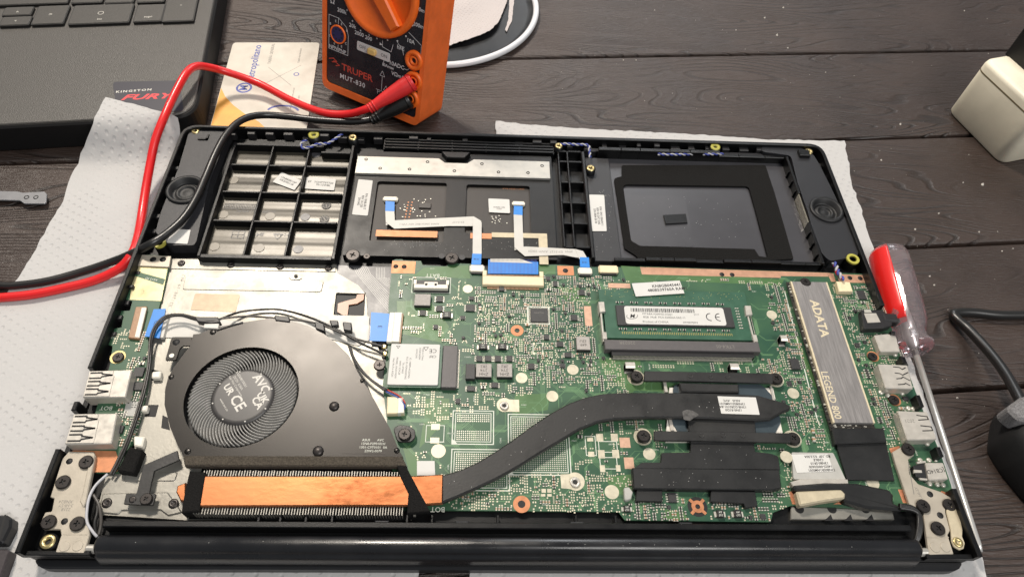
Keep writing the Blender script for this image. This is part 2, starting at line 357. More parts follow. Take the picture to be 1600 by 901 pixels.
# ------------------------------------------------------------------ paper towels
def towel_mat(name,rgb,dx=4.6,ang=.5,strength=.8):
    m=bpy.data.materials.new(name); m.use_nodes=True; nt=m.node_tree; b=nt.nodes['Principled BSDF']; N=nt.nodes.new; L=nt.links.new
    b.inputs['Roughness'].default_value=.9; b.inputs['Specular IOR Level'].default_value=.15
    geo=N('ShaderNodeNewGeometry'); mp=N('ShaderNodeMapping'); mp.inputs['Rotation'].default_value=(0,0,ang); mp.inputs['Scale'].default_value=(1000/dx,1000/dx,0); L(geo.outputs['Position'],mp.inputs[0])
    v=N('ShaderNodeTexVoronoi'); v.inputs['Scale'].default_value=1; v.inputs['Randomness'].default_value=.12; L(mp.outputs[0],v.inputs['Vector'])
    r=N('ShaderNodeMapRange'); r.inputs[1].default_value=.10; r.inputs[2].default_value=.27; L(v.outputs['Distance'],r.inputs[0])
    n=N('ShaderNodeTexNoise'); n.inputs['Scale'].default_value=1400; n.inputs['Detail'].default_value=3; L(geo.outputs['Position'],n.inputs['Vector'])
    n4=N('ShaderNodeTexNoise'); n4.inputs['Scale'].default_value=26; L(geo.outputs['Position'],n4.inputs['Vector'])
    r4=N('ShaderNodeMapRange'); r4.inputs[1].default_value=.36; r4.inputs[2].default_value=.56; L(n4.outputs[0],r4.inputs[0])
    w=N('ShaderNodeMath'); w.operation='MULTIPLY'; L(r.outputs[0],w.inputs[0]); L(r4.outputs[0],w.inputs[1])
    a=N('ShaderNodeMath'); a.operation='MULTIPLY_ADD'; a.inputs[1].default_value=.22; L(n.outputs[0],a.inputs[0]); L(w.outputs[0],a.inputs[2])
    bp=N('ShaderNodeBump'); bp.inputs['Strength'].default_value=strength; bp.inputs['Distance'].default_value=.0006; L(a.outputs[0],bp.inputs['Height']); L(bp.outputs[0],b.inputs['Normal'])
    c=lin(rgb); mx=N('ShaderNodeMix'); mx.data_type='RGBA'; mx.inputs[6].default_value=(*(x*.93 for x in c),1); mx.inputs[7].default_value=(*c,1)
    L(n.outputs[0],mx.inputs[0]); L(mx.outputs[2],b.inputs['Base Color'])
    return m
M['towel']=towel_mat('embossed_paper_towel',(186,184,182),dx=4.1,strength=.6); M['tissue']=towel_mat('ribbed_tissue',(192,184,181),dx=2.4,strength=.5)
from mathutils import noise as mnoise
def ragged(poly,step=3.0,amp=.7,seed=0):
    out=[]
    for i in range(len(poly)):
        a=Vector(poly[i]); b=Vector(poly[(i+1)%len(poly)]); n=max(1,int((b-a).length/step)); d=(b-a).normalized(); q=Vector((-d.y,d.x))
        for k in range(n):
            p=a+(b-a)*(k/n); w=amp*(mnoise.noise((p.x*.25,p.y*.25,seed))+.6*mnoise.noise((p.x*.9,p.y*.9,seed+3))); out.append(tuple(p+q*w))
    return out
def sheet(name,poly,zf,step,mats,th=.25,parent=None,seed=0,amp=.7):
    poly=ccw(ragged(ccw(poly),step*.6,amp,seed)); rnd=random.Random(seed)
    xs=[p[0] for p in poly]; ys=[p[1] for p in poly]; ex=[]
    y=min(ys)
    while y<max(ys):
        x=min(xs)
        while x<max(xs):
            q=(x+rnd.uniform(-.2,.2)*step,y+rnd.uniform(-.2,.2)*step)
            if inpoly(*q,poly): ex.append(q)
            x+=step
        y+=step
    return Geo().plate(poly,[],0,th,0,extra=ex,zf=zf,bottom=True).build(name,mats,parent)
# the other laptop stands at the back left; its front edge matters for the towel lying over it
OA=math.radians(7.6); OC=(-174.5,239.0); OH=18.0
def to_other(x,y):
    dx,dy=x-OC[0],y-OC[1]; return dx*math.cos(OA)+dy*math.sin(OA),-dx*math.sin(OA)+dy*math.cos(OA)
def smooth(a,b,t): t=max(0,min(1,(t-a)/(b-a))); return t*t*(3-2*t)
def ztowel(x,y):
    lx,ly=to_other(x,y)
    z=.25+.5*(mnoise.noise((x*.02,y*.02,2))+.5) + .7*max(0,mnoise.noise((x*.05+y*.03,y*.012,7))) + .8*max(0,.25-abs(mnoise.noise((x*.013-y*.02,y*.015,11))))
    ramp=smooth(-16,1.5,ly)
    z=z*(1-ramp)+ramp*(OH+.8+.3*mnoise.noise((x*.05,y*.05,4)))
    # long pressed crease
    d=abs((x+214)*.52-(y-176)*.854); z+=.9*math.exp(-(d/2.2)**2)*smooth(-262,-235,x)*(1-ramp)
    return max(.12,z)
def PT(u,v):
    z=1.0
    for k in range(30): z=.5*z+.5*ztowel(*P(u,v,z))
    return P(u,v,z)
tl=[P(165,152,19),P(222,168,18),P(284,197,12),(-182,222),(-176,190),(-150,150),(-90,100),P(655,893,0),P(648,935,0),(-120,-25),(-330,-25),(-330,60)]
tl+=[P(-30,520,0),P(5,470,0),P(30,436,0),P(66,376,0),P(78,350,0),P(100,316,0),P(108,285,0),PT(116,265),PT(126,240),PT(136,217),PT(146,194)]
o=sheet('paper_towel',tl,ztowel,5.0,'towel',seed=1,amp=.5)
tag(o,'embossed white paper towel sheet under the test leads with a corner over the other laptop','paper towel','sheets of paper towel')
def ztowel2(x,y): return .2+.35*(mnoise.noise((x*.02,y*.02,9))+.5)+.5*max(0,mnoise.noise((x*.06,y*.02,5)))
tr=[P(774,191,0),P(900,202,0),P(1100,212,0),P(1200,219.5,0),P(1319,221,0),P(1322,240,0),P(1330,290,0),P(1346,330,0),P(1354,362,0),P(1368,396,0),P(1418,550,0),P(1477,720,0),P(1530,850,0),P(1541,905,0),(160,-25),P(736,935,0),P(732,893,0),(-15,60),(-5,150)]
o=sheet('paper_towel',tr,ztowel2,5.0,'towel',seed=2,amp=1.0)
tag(o,'white paper towel sheet with torn edge showing behind and right of the opened laptop','paper towel','sheets of paper towel')
# ------------------------------------------------------------------ the opened laptop
LT=thing('opened_laptop',(0,118,.6),'black laptop lying with its bottom cover off, circuit board, fan and speakers exposed','laptop')
lid=Geo(); lid.prism(rounded(rect(-178.5,178.5,2.6,232),7,5),.8,6.0,.7); lid.build('display_lid','lid',LT)
case=Geo()
case.prism(rounded(rect(-180,180,5.5,234),[4,4,9,9],6),6.2,8.0)
outer=rounded(rect(-180,180,5.5,234),[4,4,9,9],6); inn=inset(outer,2.0)
case.plate(outer,[inn],7.0,9.3)
top_case=case.build('top_case','case',LT)
def ly(v): return P(266-.39*(v-250),v,16)[1]
def ry(v): return P(1301+.40*(v-280),v,16)[1]
# rim: back wall with its rounded corners, then the side walls broken by the ports
back=[p for p in outer if p[1]>222]; backi=[p for p in inn if p[1]>220]
def strip(a,b): return a+b[::-1]
bo=[(180,ry(476))]+[p for p in outer if p[1]>200]+[(-180,ly(574))]
bi=[(178,ry(476))]+[p for p in inn if p[1]>200]+[(-178,ly(574))]
Geo().prism(strip(bo,bi),9.3,16,.35).build('rim_wall','case',top_case)
for a,b,x in [(ly(640),ly(626),-180),(5.6,ly(700),-180),(ry(566),ry(556),178),(ry(634),ry(616),178),(5.6,ry(762),178),(ry(712),ry(697),178),(ry(520),ry(516),178)]:
    Geo().box(x,x+2,min(a,b),max(a,b),9.3,15.8,.35).build('rim_wall','case',top_case)
Geo().box(-178,-155,5.6,7.4,9.3,12.5,.3).build('front_wall','case',top_case)
Geo().box(160,178,5.6,7.4,9.3,12.5,.3).build('front_wall','case',top_case)
# clips inside the rim
g=Geo(); r=random.Random(3)
for k in range(15):
    y=100+k*8.6; g.box(-178,-176.2,y,y+r.uniform(1.5,3),9.3,11.6+r.uniform(-1,1),.2)
    if k>7: g.box(176.2,178,y,y+r.uniform(1.5,3),9.3,11.6+r.uniform(-1,1),.2)
for k in range(34):
    x=-165+k*9.9; g.box(x,x+r.uniform(2,5.5),229.6,232,9.3,13+r.uniform(-1.5,1.5),.2)
g.build('clip_row','black_plastic',top_case,kind='stuff')
# ribbed battery side bay
bx0,bx1,by0,by1=-149.5,-87.0,145.5,221.5
g=Geo(); nx,ny=2,150
for j in range(ny+1):
    y=by0+(by1-by0)*j/ny; z=9.1+.09*math.sin(y*.62)+.02*math.sin(y*1.7+1)
    g.add([(bx0,y,z),(bx1,y,z)])
for j in range(ny): g.face((2*j,2*j+1,2*j+3,2*j+2),0,True)
g.build('bay_floor','case_gloss',top_case)
def rib(x0,x1,y0,y1,z0=8,z1=13.2,name='rib',ch=.25): return Geo().box(x0,x1,y0,y1,z0,z1,ch).build(name,'case',top_case)
xr=[(P(424,220,13)[0]+P(388,395,13)[0])/2,(P(481,232,13)[0]+P(449,395,13)[0])/2]
yr=[(P(355,256,13)[1]+P(535,263,13)[1])/2,(P(343,298,13)[1]+P(529,305,13)[1])/2,(P(330,345,13)[1]+P(520,348,13)[1])/2]
xs=[bx0]+xr+[bx1]; ys=[by0]+yr[::-1]+[by1]
for x in xr:
    for a,b in zip(ys,ys[1:]): rib(x-.55,x+.55,a,b)
for y in yr:
    for a,b in zip(xs,xs[1:]): rib(a+.55,b-.55,y-.6,y+.6,z1=13.3)
rib(bx0-1.6,bx0,by0-1.5,by1+2,z1=13.8); rib(bx1,bx1+1.6,by0-1.5,by1+2,z1=13.8); rib(bx0,bx1,by0-2.2,by0,z1=13.6); rib(bx0,-103,by1,by1+1.6,z1=13.6); rib(-103,bx1,by1-4.5,by1-2.9,z1=13.6)
M['mark']=mat('moulded_mark',(118,110,96),.35,var=.1)
for u,v,rr,m in [(365,281.5,2.6,'mark'),(349,335,2.6,'mark'),(335,385,2.6,'mark'),(422,337.5,2.6,'mark'),(477,339,2.5,'film'),(405,387,2.6,'mark'),(466,389,2.5,'film'),(510,321,2.5,'case'),(507,342,2.5,'case'),(494,241,2.5,'film')]:
    x,y=P(u,v,9.3); g=Geo(); g.cyl(x,y,8.6,9.35,rr,20,.1)
    if m=='case':
        g.m=[0]*len(g.m); a=_rs.uniform(0,3)
        for k in range(10): q=a+k*.628; g.line([(x+1.5*math.cos(q),y+1.5*math.sin(q)),(x+2.1*math.cos(q),y+2.1*math.sin(q))],.3,9.38,1)
        g.line([(x-.9*math.cos(a),y-.9*math.sin(a)),(x+.9*math.cos(a),y+.9*math.sin(a))],.35,9.38,1)
    g.build('moulding_mark',[m,'mark'],top_case)
def quadlabel(px,z,lines,parent,size,rot=None,name='label',ink='ink',off=(0,0),mats='label',bars=None,rr=.6,lh=1.55,blk=True):
    q=PP(px,z); cx=sum(p[0] for p in q)/4; cy=sum(p[1] for p in q)/4
    if blk: block(min(p[0] for p in q),max(p[0] for p in q),min(p[1] for p in q),max(p[1] for p in q))
    g=Geo().prism(rounded(q,rr,3),z-.12,z,0,0)
    if rot is None: rot=math.degrees(math.atan2(q[1][1]-q[0][1],q[1][0]-q[0][0]))
    c,s=math.cos(math.radians(rot)),math.sin(math.radians(rot)); n=len(lines)
    for k,t in enumerate(lines):
        if not t: continue
        oy=((n-1)/2-k)*size*lh; ox=0
        g.text(t,cx+off[0]+ox*c-oy*s,cy+off[1]+ox*s+oy*c,z+.015,size*1.08,rot,1,.02)
    if bars:
        u0,v0,u1,v1=bars; a=P(u0,v0,z); b=P(u1,v1,z); rb=random.Random(8); d=Vector((b[0]-a[0],b[1]-a[1])); L_=d.length; d.normalize(); nn=Vector((-d.y,d.x)); t=0; hh=2.2
        while t<L_:
            w=rb.choice((.16,.16,.3,.45)); p0=Vector(a)+d*t; p1=p0+d*w
            i=g.add([(p0.x,p0.y,z+.012),(p1.x,p1.y,z+.012),(p1.x-nn.x*hh,p1.y-nn.y*hh,z+.012),(p0.x-nn.x*hh,p0.y-nn.y*hh,z+.012)]); g.face((i+3,i+2,i+1,i),1); t+=w+rb.choice((.16,.2,.35))
    return g.build(name,[mats,ink],parent)
quadlabel([(440,269),(471,282),(460,297),(426,284)],9.8,['13NB0SR1AP','XK2202118'],top_case,1.15)
quadlabel([(479,276.5),(525,280),(522,297.5),(476,294.5)],9.8,['E7   TCHTTST720','       70-12WBL'],top_case,1.15)
g=Geo()
for s_,u,v,sz,ro in [('X515FP-05411 ABS/PC',400,330,1.5,180),('#4',406,366,2.4,180),('PC+ABS',440,366,1.4,180)]:
    x,y=P(u,v,9.3); g.text(s_,x,y,9.3,sz,ro)
x,y=P(434,368,9.3); t=[(x+2.6*math.cos(a),y+2.2*math.sin(a)) for a in (-1.57,.52,2.62)]; g.line(t,.35,9.3,closed=True)
x,y=P(372,366,9.3); g.line(rect(x-3,x+3,y-2.4,y+2.4),.25,9.3,closed=True); g.line([(x-3,y),(x+3,y)],.25,9.31); g.line([(x,y-2.4),(x,y+2.4)],.25,9.32)
x0,y0=P(352,318,9.3); x1,y1=P(398,327,9.3)
for k in range(3): g.line([(x0,y0-k*(y0-y1)/2),(x1,y0-k*(y0-y1)/2)],.2,9.3)
for k in range(20): xx=x0+(x1-x0)*k/19; g.line([(xx,y0),(xx,y1)],.2,9.31)
g.build('moulded_lettering','film2',top_case)
# brass inserts and yellow bosses
def boss(u,v,z,r,m,h=3,hole=True):
    x,y=P(u,v,z); g=Geo(); g.lathe(x,y,[(r*1.25,8),(r*1.25,z-.6),(r,z-.5),(r,z),(r*.45,z),(r*.42,z-1.2)],22)
    g.f.pop(); g.m.pop(); g.s.pop(); nn=22
    for k in range(len(g.f)): g.m[k]=1 if k<nn*2 else 0
    i=g.add([(x+r*.45*math.cos(2*math.pi*k/14),y+r*.45*math.sin(2*math.pi*k/14),z-1.0) for k in range(14)]); g.face(range(i,i+14),2)
    return g.build('screw_boss',[m,'case','screw_lo'],top_case)
for a in [(305,204,14.5,2.0,'brass'),(490,210,15,2.9,'yellow'),(551,214,15,2.2,'brass'),(873,227,15,2.0,'brass'),(923,262,14.5,2.2,'brass'),(1118,229,15,2.7,'yellow'),(1264,236,14.5,2.2,'brass'),(74,845,12.5,2.6,'brass')]: boss(*a)
def ring(u,v,z,ro,ri,m):
    x,y=P(u,v,z); g=Geo().plate(circ(x,y,ro,28),[circ(x,y,ri,28)],z-.9,z); g.plate(circ(x,y,ro-.1,28),[circ(x,y,ri+.02,28)],8,z-.9,1); g.prism(circ(x,y,ri+.05,20),8,z-3.0,0,1); return g.build('grommet',[m,'case'],top_case)
ring(1333,404,15,3.2,1.9,'yellow'); ring(249,379,14.5,3.0,1.7,'yellow')
# speakers
def speaker(poly,cu,cv,r,parent):
    pts=rounded(PP(poly,14),3,3); cx,cy=P(cu,cv,14)
    g=Geo().plate(pts,[circ(cx,cy,r,40)],8,14)
    sp=g.build('speaker','speaker',parent)
    g=Geo().lathe(cx,cy,[(r+1.4,13.9),(r+1.4,14.9),(r+.4,15.2),(r-.5,14.9),(r-1.0,12.2),(r-2.0,11.6),(r-3.0,12.4),(r-3.8,12.9),(r-4.4,12.0),(r*.4,11.6),(r*.22,11.9),(.01,12.1)],40)
    g.build('speaker_cone','rubber',sp); return sp
sl=speaker([(297,199),(362,203),(354,215),(340,250),(328,282),(320,318),(307,376),(303,383),(262,383),(243,362),(252,330),(279,262),(290,225)],290,297,8.3,LT)
sr=speaker([(1190,228),(1252,231),(1272,243),(1283,262),(1298,292),(1326,350),(1342,388),(1340,400),(1296,408),(1284,395),(1268,352),(1262,330),(1246,285),(1236,243),(1190,237)],1291,328,7.6,LT)
quadlabel([(271,357.5),(298,359),(293,381),(260,379)],14.3,[],sl,1)
g=Geo()
x,y=P(320,214,14); g.box(x-3,x+2.2,y-2.6,y-1.6,14,14.8); g.box(x+1.2,x+2.2,y-2.6,y+1.6,14,14.8)
g.build('latch','case',sl)
x,y=P(1256,240,15); Geo().box(x-3,x+3,y-2.4,y+2.4,14,16,.2).build('latch','case',sr)
# touchpad
tx0,tx1=P(547,330,11.5)[0],P(866,330,11.5)[0]; ty0=P(700,402,11.5)[1]; ty1=P(700,240,11.5)[1]
wl=RC(590,283,693,371,11.5); wr=RC(729,288,830,366,11.5)
tp=Geo().plate(rect(tx0,tx1,ty0,ty1),[rounded(rect(wl[0],wl[1],wl[2]-3.4,wl[3]),1.6,3),rounded(rect(wr[0],wr[1],wr[2]-.5,wr[3]),1.6,3)],8,11.5).build('touchpad','case',LT)
Geo().box(wl[0]-.5,wl[1]+.5,wl[2]-4,wl[3]+.5,8,9.9).build('circuit_board','pcb_brown',tp)
Geo().box(wr[0]-.5,wr[1]+.5,wr[2]-1,wr[3]+.5,8,9.9).build('circuit_board','pcb_brown',tp)
a=P(559,243,13); b=P(860,279,13); my=(a[1]+P(858,253,13)[1])/2; mb=(P(559,270,13)[1]+b[1])/2
nl,nr=P(690,247,13)[0],P(736,247,13)[0]
Geo().prism([(a[0],mb),(b[0],mb),(b[0],my),(nr+1.5,my),(nr-2,my-3.2),(nl+2,my-3.2),(nl-1.5,my),(a[0],my)],11.5,13,.15).build('metal_strip','steel',tp)
for u,v in [(572,249),(594,263),(640,264.5),(668,253),(710,267),(753,256),(779,269),(825,270),(847,259)]:
    x,y=P(u,v,13); Geo().lathe(x,y,[(.95,12.9),(.95,13.15),(.6,13.2),(.5,12.95)],14).build('rivet','screw_lo',tp)
quadlabel([(560,280),(582.5,282),(574.5,337),(550,335)],11.75,['P/N 13NB-SR1T','REV 1A 220','S/N 042'],tp,1.1,rot=-90,off=(0,-3),blk=False)
quadlabel([(763,310),(796,311.5),(797,333),(764,331.5)],10.6,['SA464D-1202','13-S21'],tp,.7,rot=0,off=(0,-1.7),blk=False)
Geo().box(*RC(588,359,683,371,11.7),11.5,11.72).build('copper_tape','copper_pad',tp)
Geo().box(*RC(735,364,768,373,11.7),11.5,11.72).build('copper_tape','copper_pad',tp)
c=RC(768,363,842,372,11.7); d=RC(841,363,857,413,11.7)
g=Geo().box(c[0]+.1,c[1],c[2],c[3],11.5,11.75); g.box(d[0],d[1],d[2],c[3],11.5,11.8); g.build('conductive_tape','tape',tp)
Geo().box(*RC(655,317,673,325,10.6),9.9,10.7,.1).build('chip','pcb_dark',tp)
g=Geo(); r=random.Random(12)
for i in range(2):
    for j in range(7):
        x,y=P(638+i*6-j*.9,316+j*4.6,9.95); g.prism(circ(x,y,.42,8),9.9,9.97)
for k in range(46):
    u,v=(r.uniform(625,682),r.uniform(310,352)) if k<30 else (r.uniform(768,800),r.uniform(334,350)); x,y=P(u,v,10); g.box(x-.3,x+.3,y-.25,y+.25,9.9,10.15,0,1)
g.build('solder_points',['copper_pad','solder'],tp,kind='stuff')
g=Geo(); x,y=P(652,381,11.5); g.text('X515FP R1',x,y,11.53,3.0,180); g.build('moulded_lettering','speaker',tp)
g=Geo(); x,y=P(808,295,10); g.text('201811-1202D1 Rev.A',x-2,y,9.95,.9,180); g.build('lettering','copper_pad',tp)
for u,v,rr in [(551,398,3.6),(573,400,1.7),(706,402.5,3.4)]: screw(u,v,11.5,rr,tp)
for u,v in [(690,400),(722,402)]:
    x,y=P(u,v,11.6); Geo().cyl(x,y,11.4,11.75,1.6,16,.1).build('boss','speaker',tp)
x0,x1,y0,y1=RC(602,215,865,240,13)
for k in range(4):
    y=y0+(y1-y0)*(k+.5)/4; Geo().box(x0,x1,y-.55,y+.55,9,13.2,.25).build('vent_bar','case',top_case)
for k in range(6):
    x=x0+(x1-x0)*k/5; Geo().box(x-.4,x+.4,y0,y1,8,12.6,.1).build('rib','case',top_case)
x,y=P(712,241,14.6); Geo().prism([(x-8,y+2),(x+8,y+2),(x+5,y-2.5),(x-5,y-2.5)],9,14.6,.3).build('centre_clip','case',top_case)
# small rib grid between touchpad and right bay
gx=[P(873,251,13)[0],P(891,300,13)[0],P(915,300,13)[0]]; gy=[P(890,v,13)[1] for v in (236,252,284,316,348,385)]
for x in gx:
    for a,b in zip(gy,gy[1:]): rib(x-.5,x+.5,b,a,z1=13)
for y in gy:
    for a,b in zip(gx,gx[1:]): rib(a+.5,b-.5,y-.5,y+.5,z1=12.95)
# right bay: raised ledge, tray walls, foam frame
led=PP([(930,262),(968,262),(975,405),(928,412)],11.2)
ledx0,ledx1=P(928,330,11.2)[0],P(962,330,11.2)[0]
rb_y0=P(1100,404,13)[1]; rb_y1=P(1100,243,13)[1]; rb_x1=min(P(1236,243,14)[0],P(1284,395,14)[0])-1.7
Geo().box(ledx0-2,ledx1,rb_y0-1,rb_y1-2,8,10.6,.2).build('ledge','speaker',top_case)
quadlabel([(920.5,304),(944,304.5),(948,361),(924.5,361)],10.9,['P/N 13N1-SRA0V11','REV 02 D/C 2242','S/N 0004 00 00'],top_case,1.05,rot=-90,off=(0,-2.5),blk=False)
rib(ledx0-4,ledx0-2.4,rb_y0-1,rb_y1,z1=13.4)
r=random.Random(9); x=ledx1-6
while x<rb_x1-4:
    w=r.uniform(8,18); rib(x,min(x+w,rb_x1),rb_y1,rb_y1+2.2,z1=15.2-r.choice((0,0,2.4)),name='tray_wall'); x+=w+.15
x=ledx1-4
while x<rb_x1-4:
    w=r.uniform(6,16); rib(x,min(x+w,rb_x1+2),rb_y0-2,rb_y0-.2,z1=13.6-r.choice((0,.9)),name='tray_wall'); x+=w+.15
ym=(rb_y0+rb_y1)/2
rib(rb_x1,rb_x1+1.4,ym+9,rb_y1,z1=14.2,name='tray_wall'); rib(rb_x1,rb_x1+1.4,rb_y0-2,ym-12,z1=14.2,name='tray_wall'); 
M['clear']=mat('clear_plastic_wall',(190,184,168),.12,trans=.7,spec=.6)
Geo().box(rb_x1+.2,rb_x1+.9,ym-11.8,ym+8.8,8,13.5,.1).build('clear_wall','clear',top_case)
for k in range(9):
    y=rb_y0+4+k*7.4
    if not ym-14<y<ym+10: Geo().box(rb_x1-.8,rb_x1+.02,y,y+.7,8,13.2,.1).build('tray_tooth','case',top_case)
Geo().box(ledx1,rb_x1,rb_y0-.2,rb_y1,8,8.35).build('tray_floor','film2',top_case)
z=9.6; fo=PP([(960,279),(972,275),(972,258),(1196,258),(1210,300),(1240,404),(1205,406),(1003,408),(992,398),(976,388)],z)
fi=rounded(PP([(973,288),(1170,291),(1181,330),(1200,402),(1186,400),(1179,389),(1000,384),(986,376)],z),[2.5,2.5,1,.5,1,2,2.5,3],4)
fo=rounded(fo,.8,2)
Geo().plate([p for p in fo],[inset(ccw(fi),0.0)],8.3,z).build('foam_frame','foam',top_case)
x0,x1,y0,y1=RC(960,304,1086,386,8.5); Geo().prism(rounded(rect(x0,x1,y0,y1),3,4),8.3,8.5).build('film_patch','film',top_case)
x0,x1,y0,y1=RC(1037,335,1072,348,9.6); Geo().prism(PP([(1036.5,335.5),(1071.5,333.5),(1074.5,347),(1040,349)],9.6),8.4,9.6,.15).build('rubber_pad','case',top_case)
Geo().box(ledx0-2,rb_x1,rb_y1+2.3,229.4,8,11.6,.3).build('back_ledge','speaker',top_case)
Geo().box(bx0,-103,by1+1.7,229.4,8,11.0,.3).build('back_ledge','case',top_case)
# twisted speaker wires
def twisted(pts,r,parent,turns=.45,cols=('wire_white','wire_blue'),name='speaker_wire'):
    c=spline([Vector(p) for p in pts],10); ob=None; dist=0; A=[];B=[]
    for i,p in enumerate(c):
        t=(c[min(i+1,len(c)-1)]-c[max(i-1,0)]).normalized(); a=t.cross(Vector((0,0,1))).normalized(); b=t.cross(a)
        if i: dist+=(p-c[i-1]).length
        w=dist*turns*2*math.pi/2.2; d=(a*math.cos(w)+b*math.sin(w))*r; A.append(p+d); B.append(p-d)
    g=Geo().tube(A,r,7,0); g.tube(B,r,7,1); return g.build(name,list(cols),parent)
twisted([P3(479,219,13.5),P3(471,224,13.5),P3(473,231,13.5),P3(484,230,14),P3(497,225,14),P3(512,224,14),P3(524,217,14),P3(535,209,14)],.42,top_case)
twisted([P3(874,226,14),P3(884,225,14.5),P3(900,226,14.5),P3(918,227,14.5),P3(921,235,14),P3(922,246,13.5)],.42,top_case)
twisted([P3(1028,241,13.8),P3(1045,241.5,14.5),P3(1065,241.5,14),P3(1082,241,13.5)],.4,top_case)
twisted([P3(1098,241,13.8),P3(1112,241,14.5),P3(1130,240.5,14)],.4,top_case)
twisted([P3(1303,410,14),P3(1307,418,14),P3(1310,426,14.5),P3(1318,438,14.5)],.6,top_case,cols=('wire_white','wire_blue'))
twisted([P3(1305,414,13.6),P3(1307,424,13.6),P3(1316,437,14)],.55,top_case,cols=('wire_red','wire_black'))
# ------------------------------------------------------------------ keyboard plate, membrane, left circuit board
ZB=10.6
def AR(tl,tr,br,bl,z):
    q=PP([tl,tr,br,bl],z); return (q[0][0]+q[3][0])/2,(q[1][0]+q[2][0])/2,(q[2][1]+q[3][1])/2,(q[0][1]+q[1][1])/2
pl=PP([(262,404),(525,409),(527,427),(545,437),(560,446),(572,460),(575,500),(612,600),(650,806),(290,812),(150,803),(165,745),(210,700),(216,660),(222,610),(236,560),(232,500),(240,460),(255,420)],9.2)
cut=PP([(525,457),(571,458.5),(569,493),(521,492)],9.2)
kp=Geo().plate(pl,[rounded(cut,.5,2)],8.1,9.2).build('keyboard_plate','silver',LT)
Geo().prism(rounded(PP([(290,430),(506,439),(502,456),(285,452)],9.5),1.2,4),9.0,9.5,.25).build('raised_panel','silver',kp)
Geo().prism(PP([(264,405.5),(524,410.5),(525,424.5),(258,419.5)],9.55),9.1,9.55,.2).build('raised_panel','silver',kp)
M['greyplate']=mat('bare_window_plate',(150,132,112),.45,metal=.4,var=.12,vscale=300)
Geo().prism(rounded(PP([(305,458),(375,460),(368,487.5),(297.5,484)],9.32),.7,3),9.1,9.32,.06).build('plate_window','greyplate',kp)
for u,v in [(283,410.5),(360.5,413),(437.5,416),(513,418)]:
    x,y=P(u,v,10); Geo().lathe(x,y,[(1.75,9.5),(1.75,9.9),(1.3,10.15),(.7,10.15),(.5,9.8)],18).build('rivet','screw',kp)
x,y=P(462,430.5,9.8); g=Geo().cyl(x,y,9.2,9.8,.9,12,.1); g.line([(x-3,y-1.2),(x-2,y-2),(x+2,y-2),(x+3,y-1.2)],.5,9.3); g.build('slot','screw_lo',kp)
g=Geo(); x,y=P(273,454,9.25)
for k,ch in enumerate('X513ER-19.BKT'): xx,yy=P(267+k*1.72,477-k*3.9,9.25); g.text(ch,xx,yy,9.225,1.5,72)
g.build('lettering','ink_grey',kp)
Geo().prism(PP([(536,492),(527,487),(528,474),(540,470),(556,466),(558,460),(569,459),(568,468),(558,474),(545,476),(543,492)],8.9),8.3,8.9).build('flex_cable','kapton',LT)
Geo().prism(cut,7.9,8.15).build('cutout_floor','rubber',kp)
mem=Geo().prism(PP([(524,414),(614,417),(616,560),(576,520),(572,458),(545,437),(527,428)],8.7),8.0,8.7).build('keyboard_membrane','film',LT)
g=Geo()
for k in range(8):
    g.line(PP([(553+k*3.0,418),(558+k*3.0,428),(608,488-k*4.2)],8.75),.22,8.73)
for k in range(6): g.line(PP([(588+k*2.6,418),(588+k*2.6,434),(610,450-k*3)],8.75),.2,8.735)
g.build('printed_traces','acetate',mem,kind='stuff')
# notches and bits at lower left of the plate
for q in [[(237,577),(252,579),(250,596),(236,594)],[(232,632),(248,632),(243,651),(226,650)],[(254,648),(262,652),(266,672),(252,668)]]:
    Geo().prism(PP(q,9.24),9.0,9.26).build('slot','screw_lo',kp)
Geo().prism(rounded(PP([(197,737),(278,737),(273,751),(193,751)],9.55),1,3),9.0,9.55,.3).build('raised_panel','silver',kp)
Geo().prism(rounded(PP([(160,770),(262,768),(285,800),(262,805),(250,796),(190,797),(183,803),(153,800)],9.8),.8,3),8.6,9.8,.4).build('mounting_ear','silver',kp)
for u,v in [(167,785),(271,786)]: 
    x,y=P(u,v,10); Geo().lathe(x,y,[(1.9,9.6),(1.9,10.1),(1.4,10.3),(.7,10.3),(.5,9.9)],18).build('rivet','screw',kp)

def board_mat():
    m=mat('green_solder_mask',(42,76,58),.42,var=.01,vscale=55,rvar=.08,col2=(54,90,60)); return m
M['board']=board_mat()
lb=Geo().prism(PP([(214,397),(267,400),(263,420),(256,452),(243,500),(231,530),(237,556),(229,610),(219,655),(209,690),(196,706),(186,738),(150,738),(134,705),(150,640),(163,600),(172,570),(176,540),(163,536),(170,515),(190,511),(192,498),(178,496),(182,486),(203,485),(207,470),(190,466),(195,450),(203,445),(206,420)],ZB),9.4,ZB).build('side_circuit_board','board',LT)
Geo().prism(PP([(216,397.5),(267,400),(264,417),(213,414.5)],11.6),ZB,11.6,.1).build('bracket_plate','bracket',lb)
for u,v in [(239,405),(254.5,405)]: x,y=P(u,v,11.7); Geo().lathe(x,y,[(1.5,11.5),(1.5,11.65),(.01,11.66)],16).build('screw_hole','screw_lo',lb)
M['sheen']=mat('pale_ground_plane',(190,180,140),.36,metal=.4,var=.15,vscale=120,rvar=.1)
Geo().prism(PP([(211,416),(262,418),(252,470),(203,468),(206,440)],ZB+.05),ZB,ZB+.06).build('ground_plane','sheen',lb)
g=Geo().prism(PP([(214,424),(258,436),(255,445),(211,431)],ZB+.1),ZB,ZB+.12); x,y=P(237,436,ZB); g.text('X515 IO',x,y,ZB+.14,1.2,170,1); g.build('lettering',['board','silk'],lb)
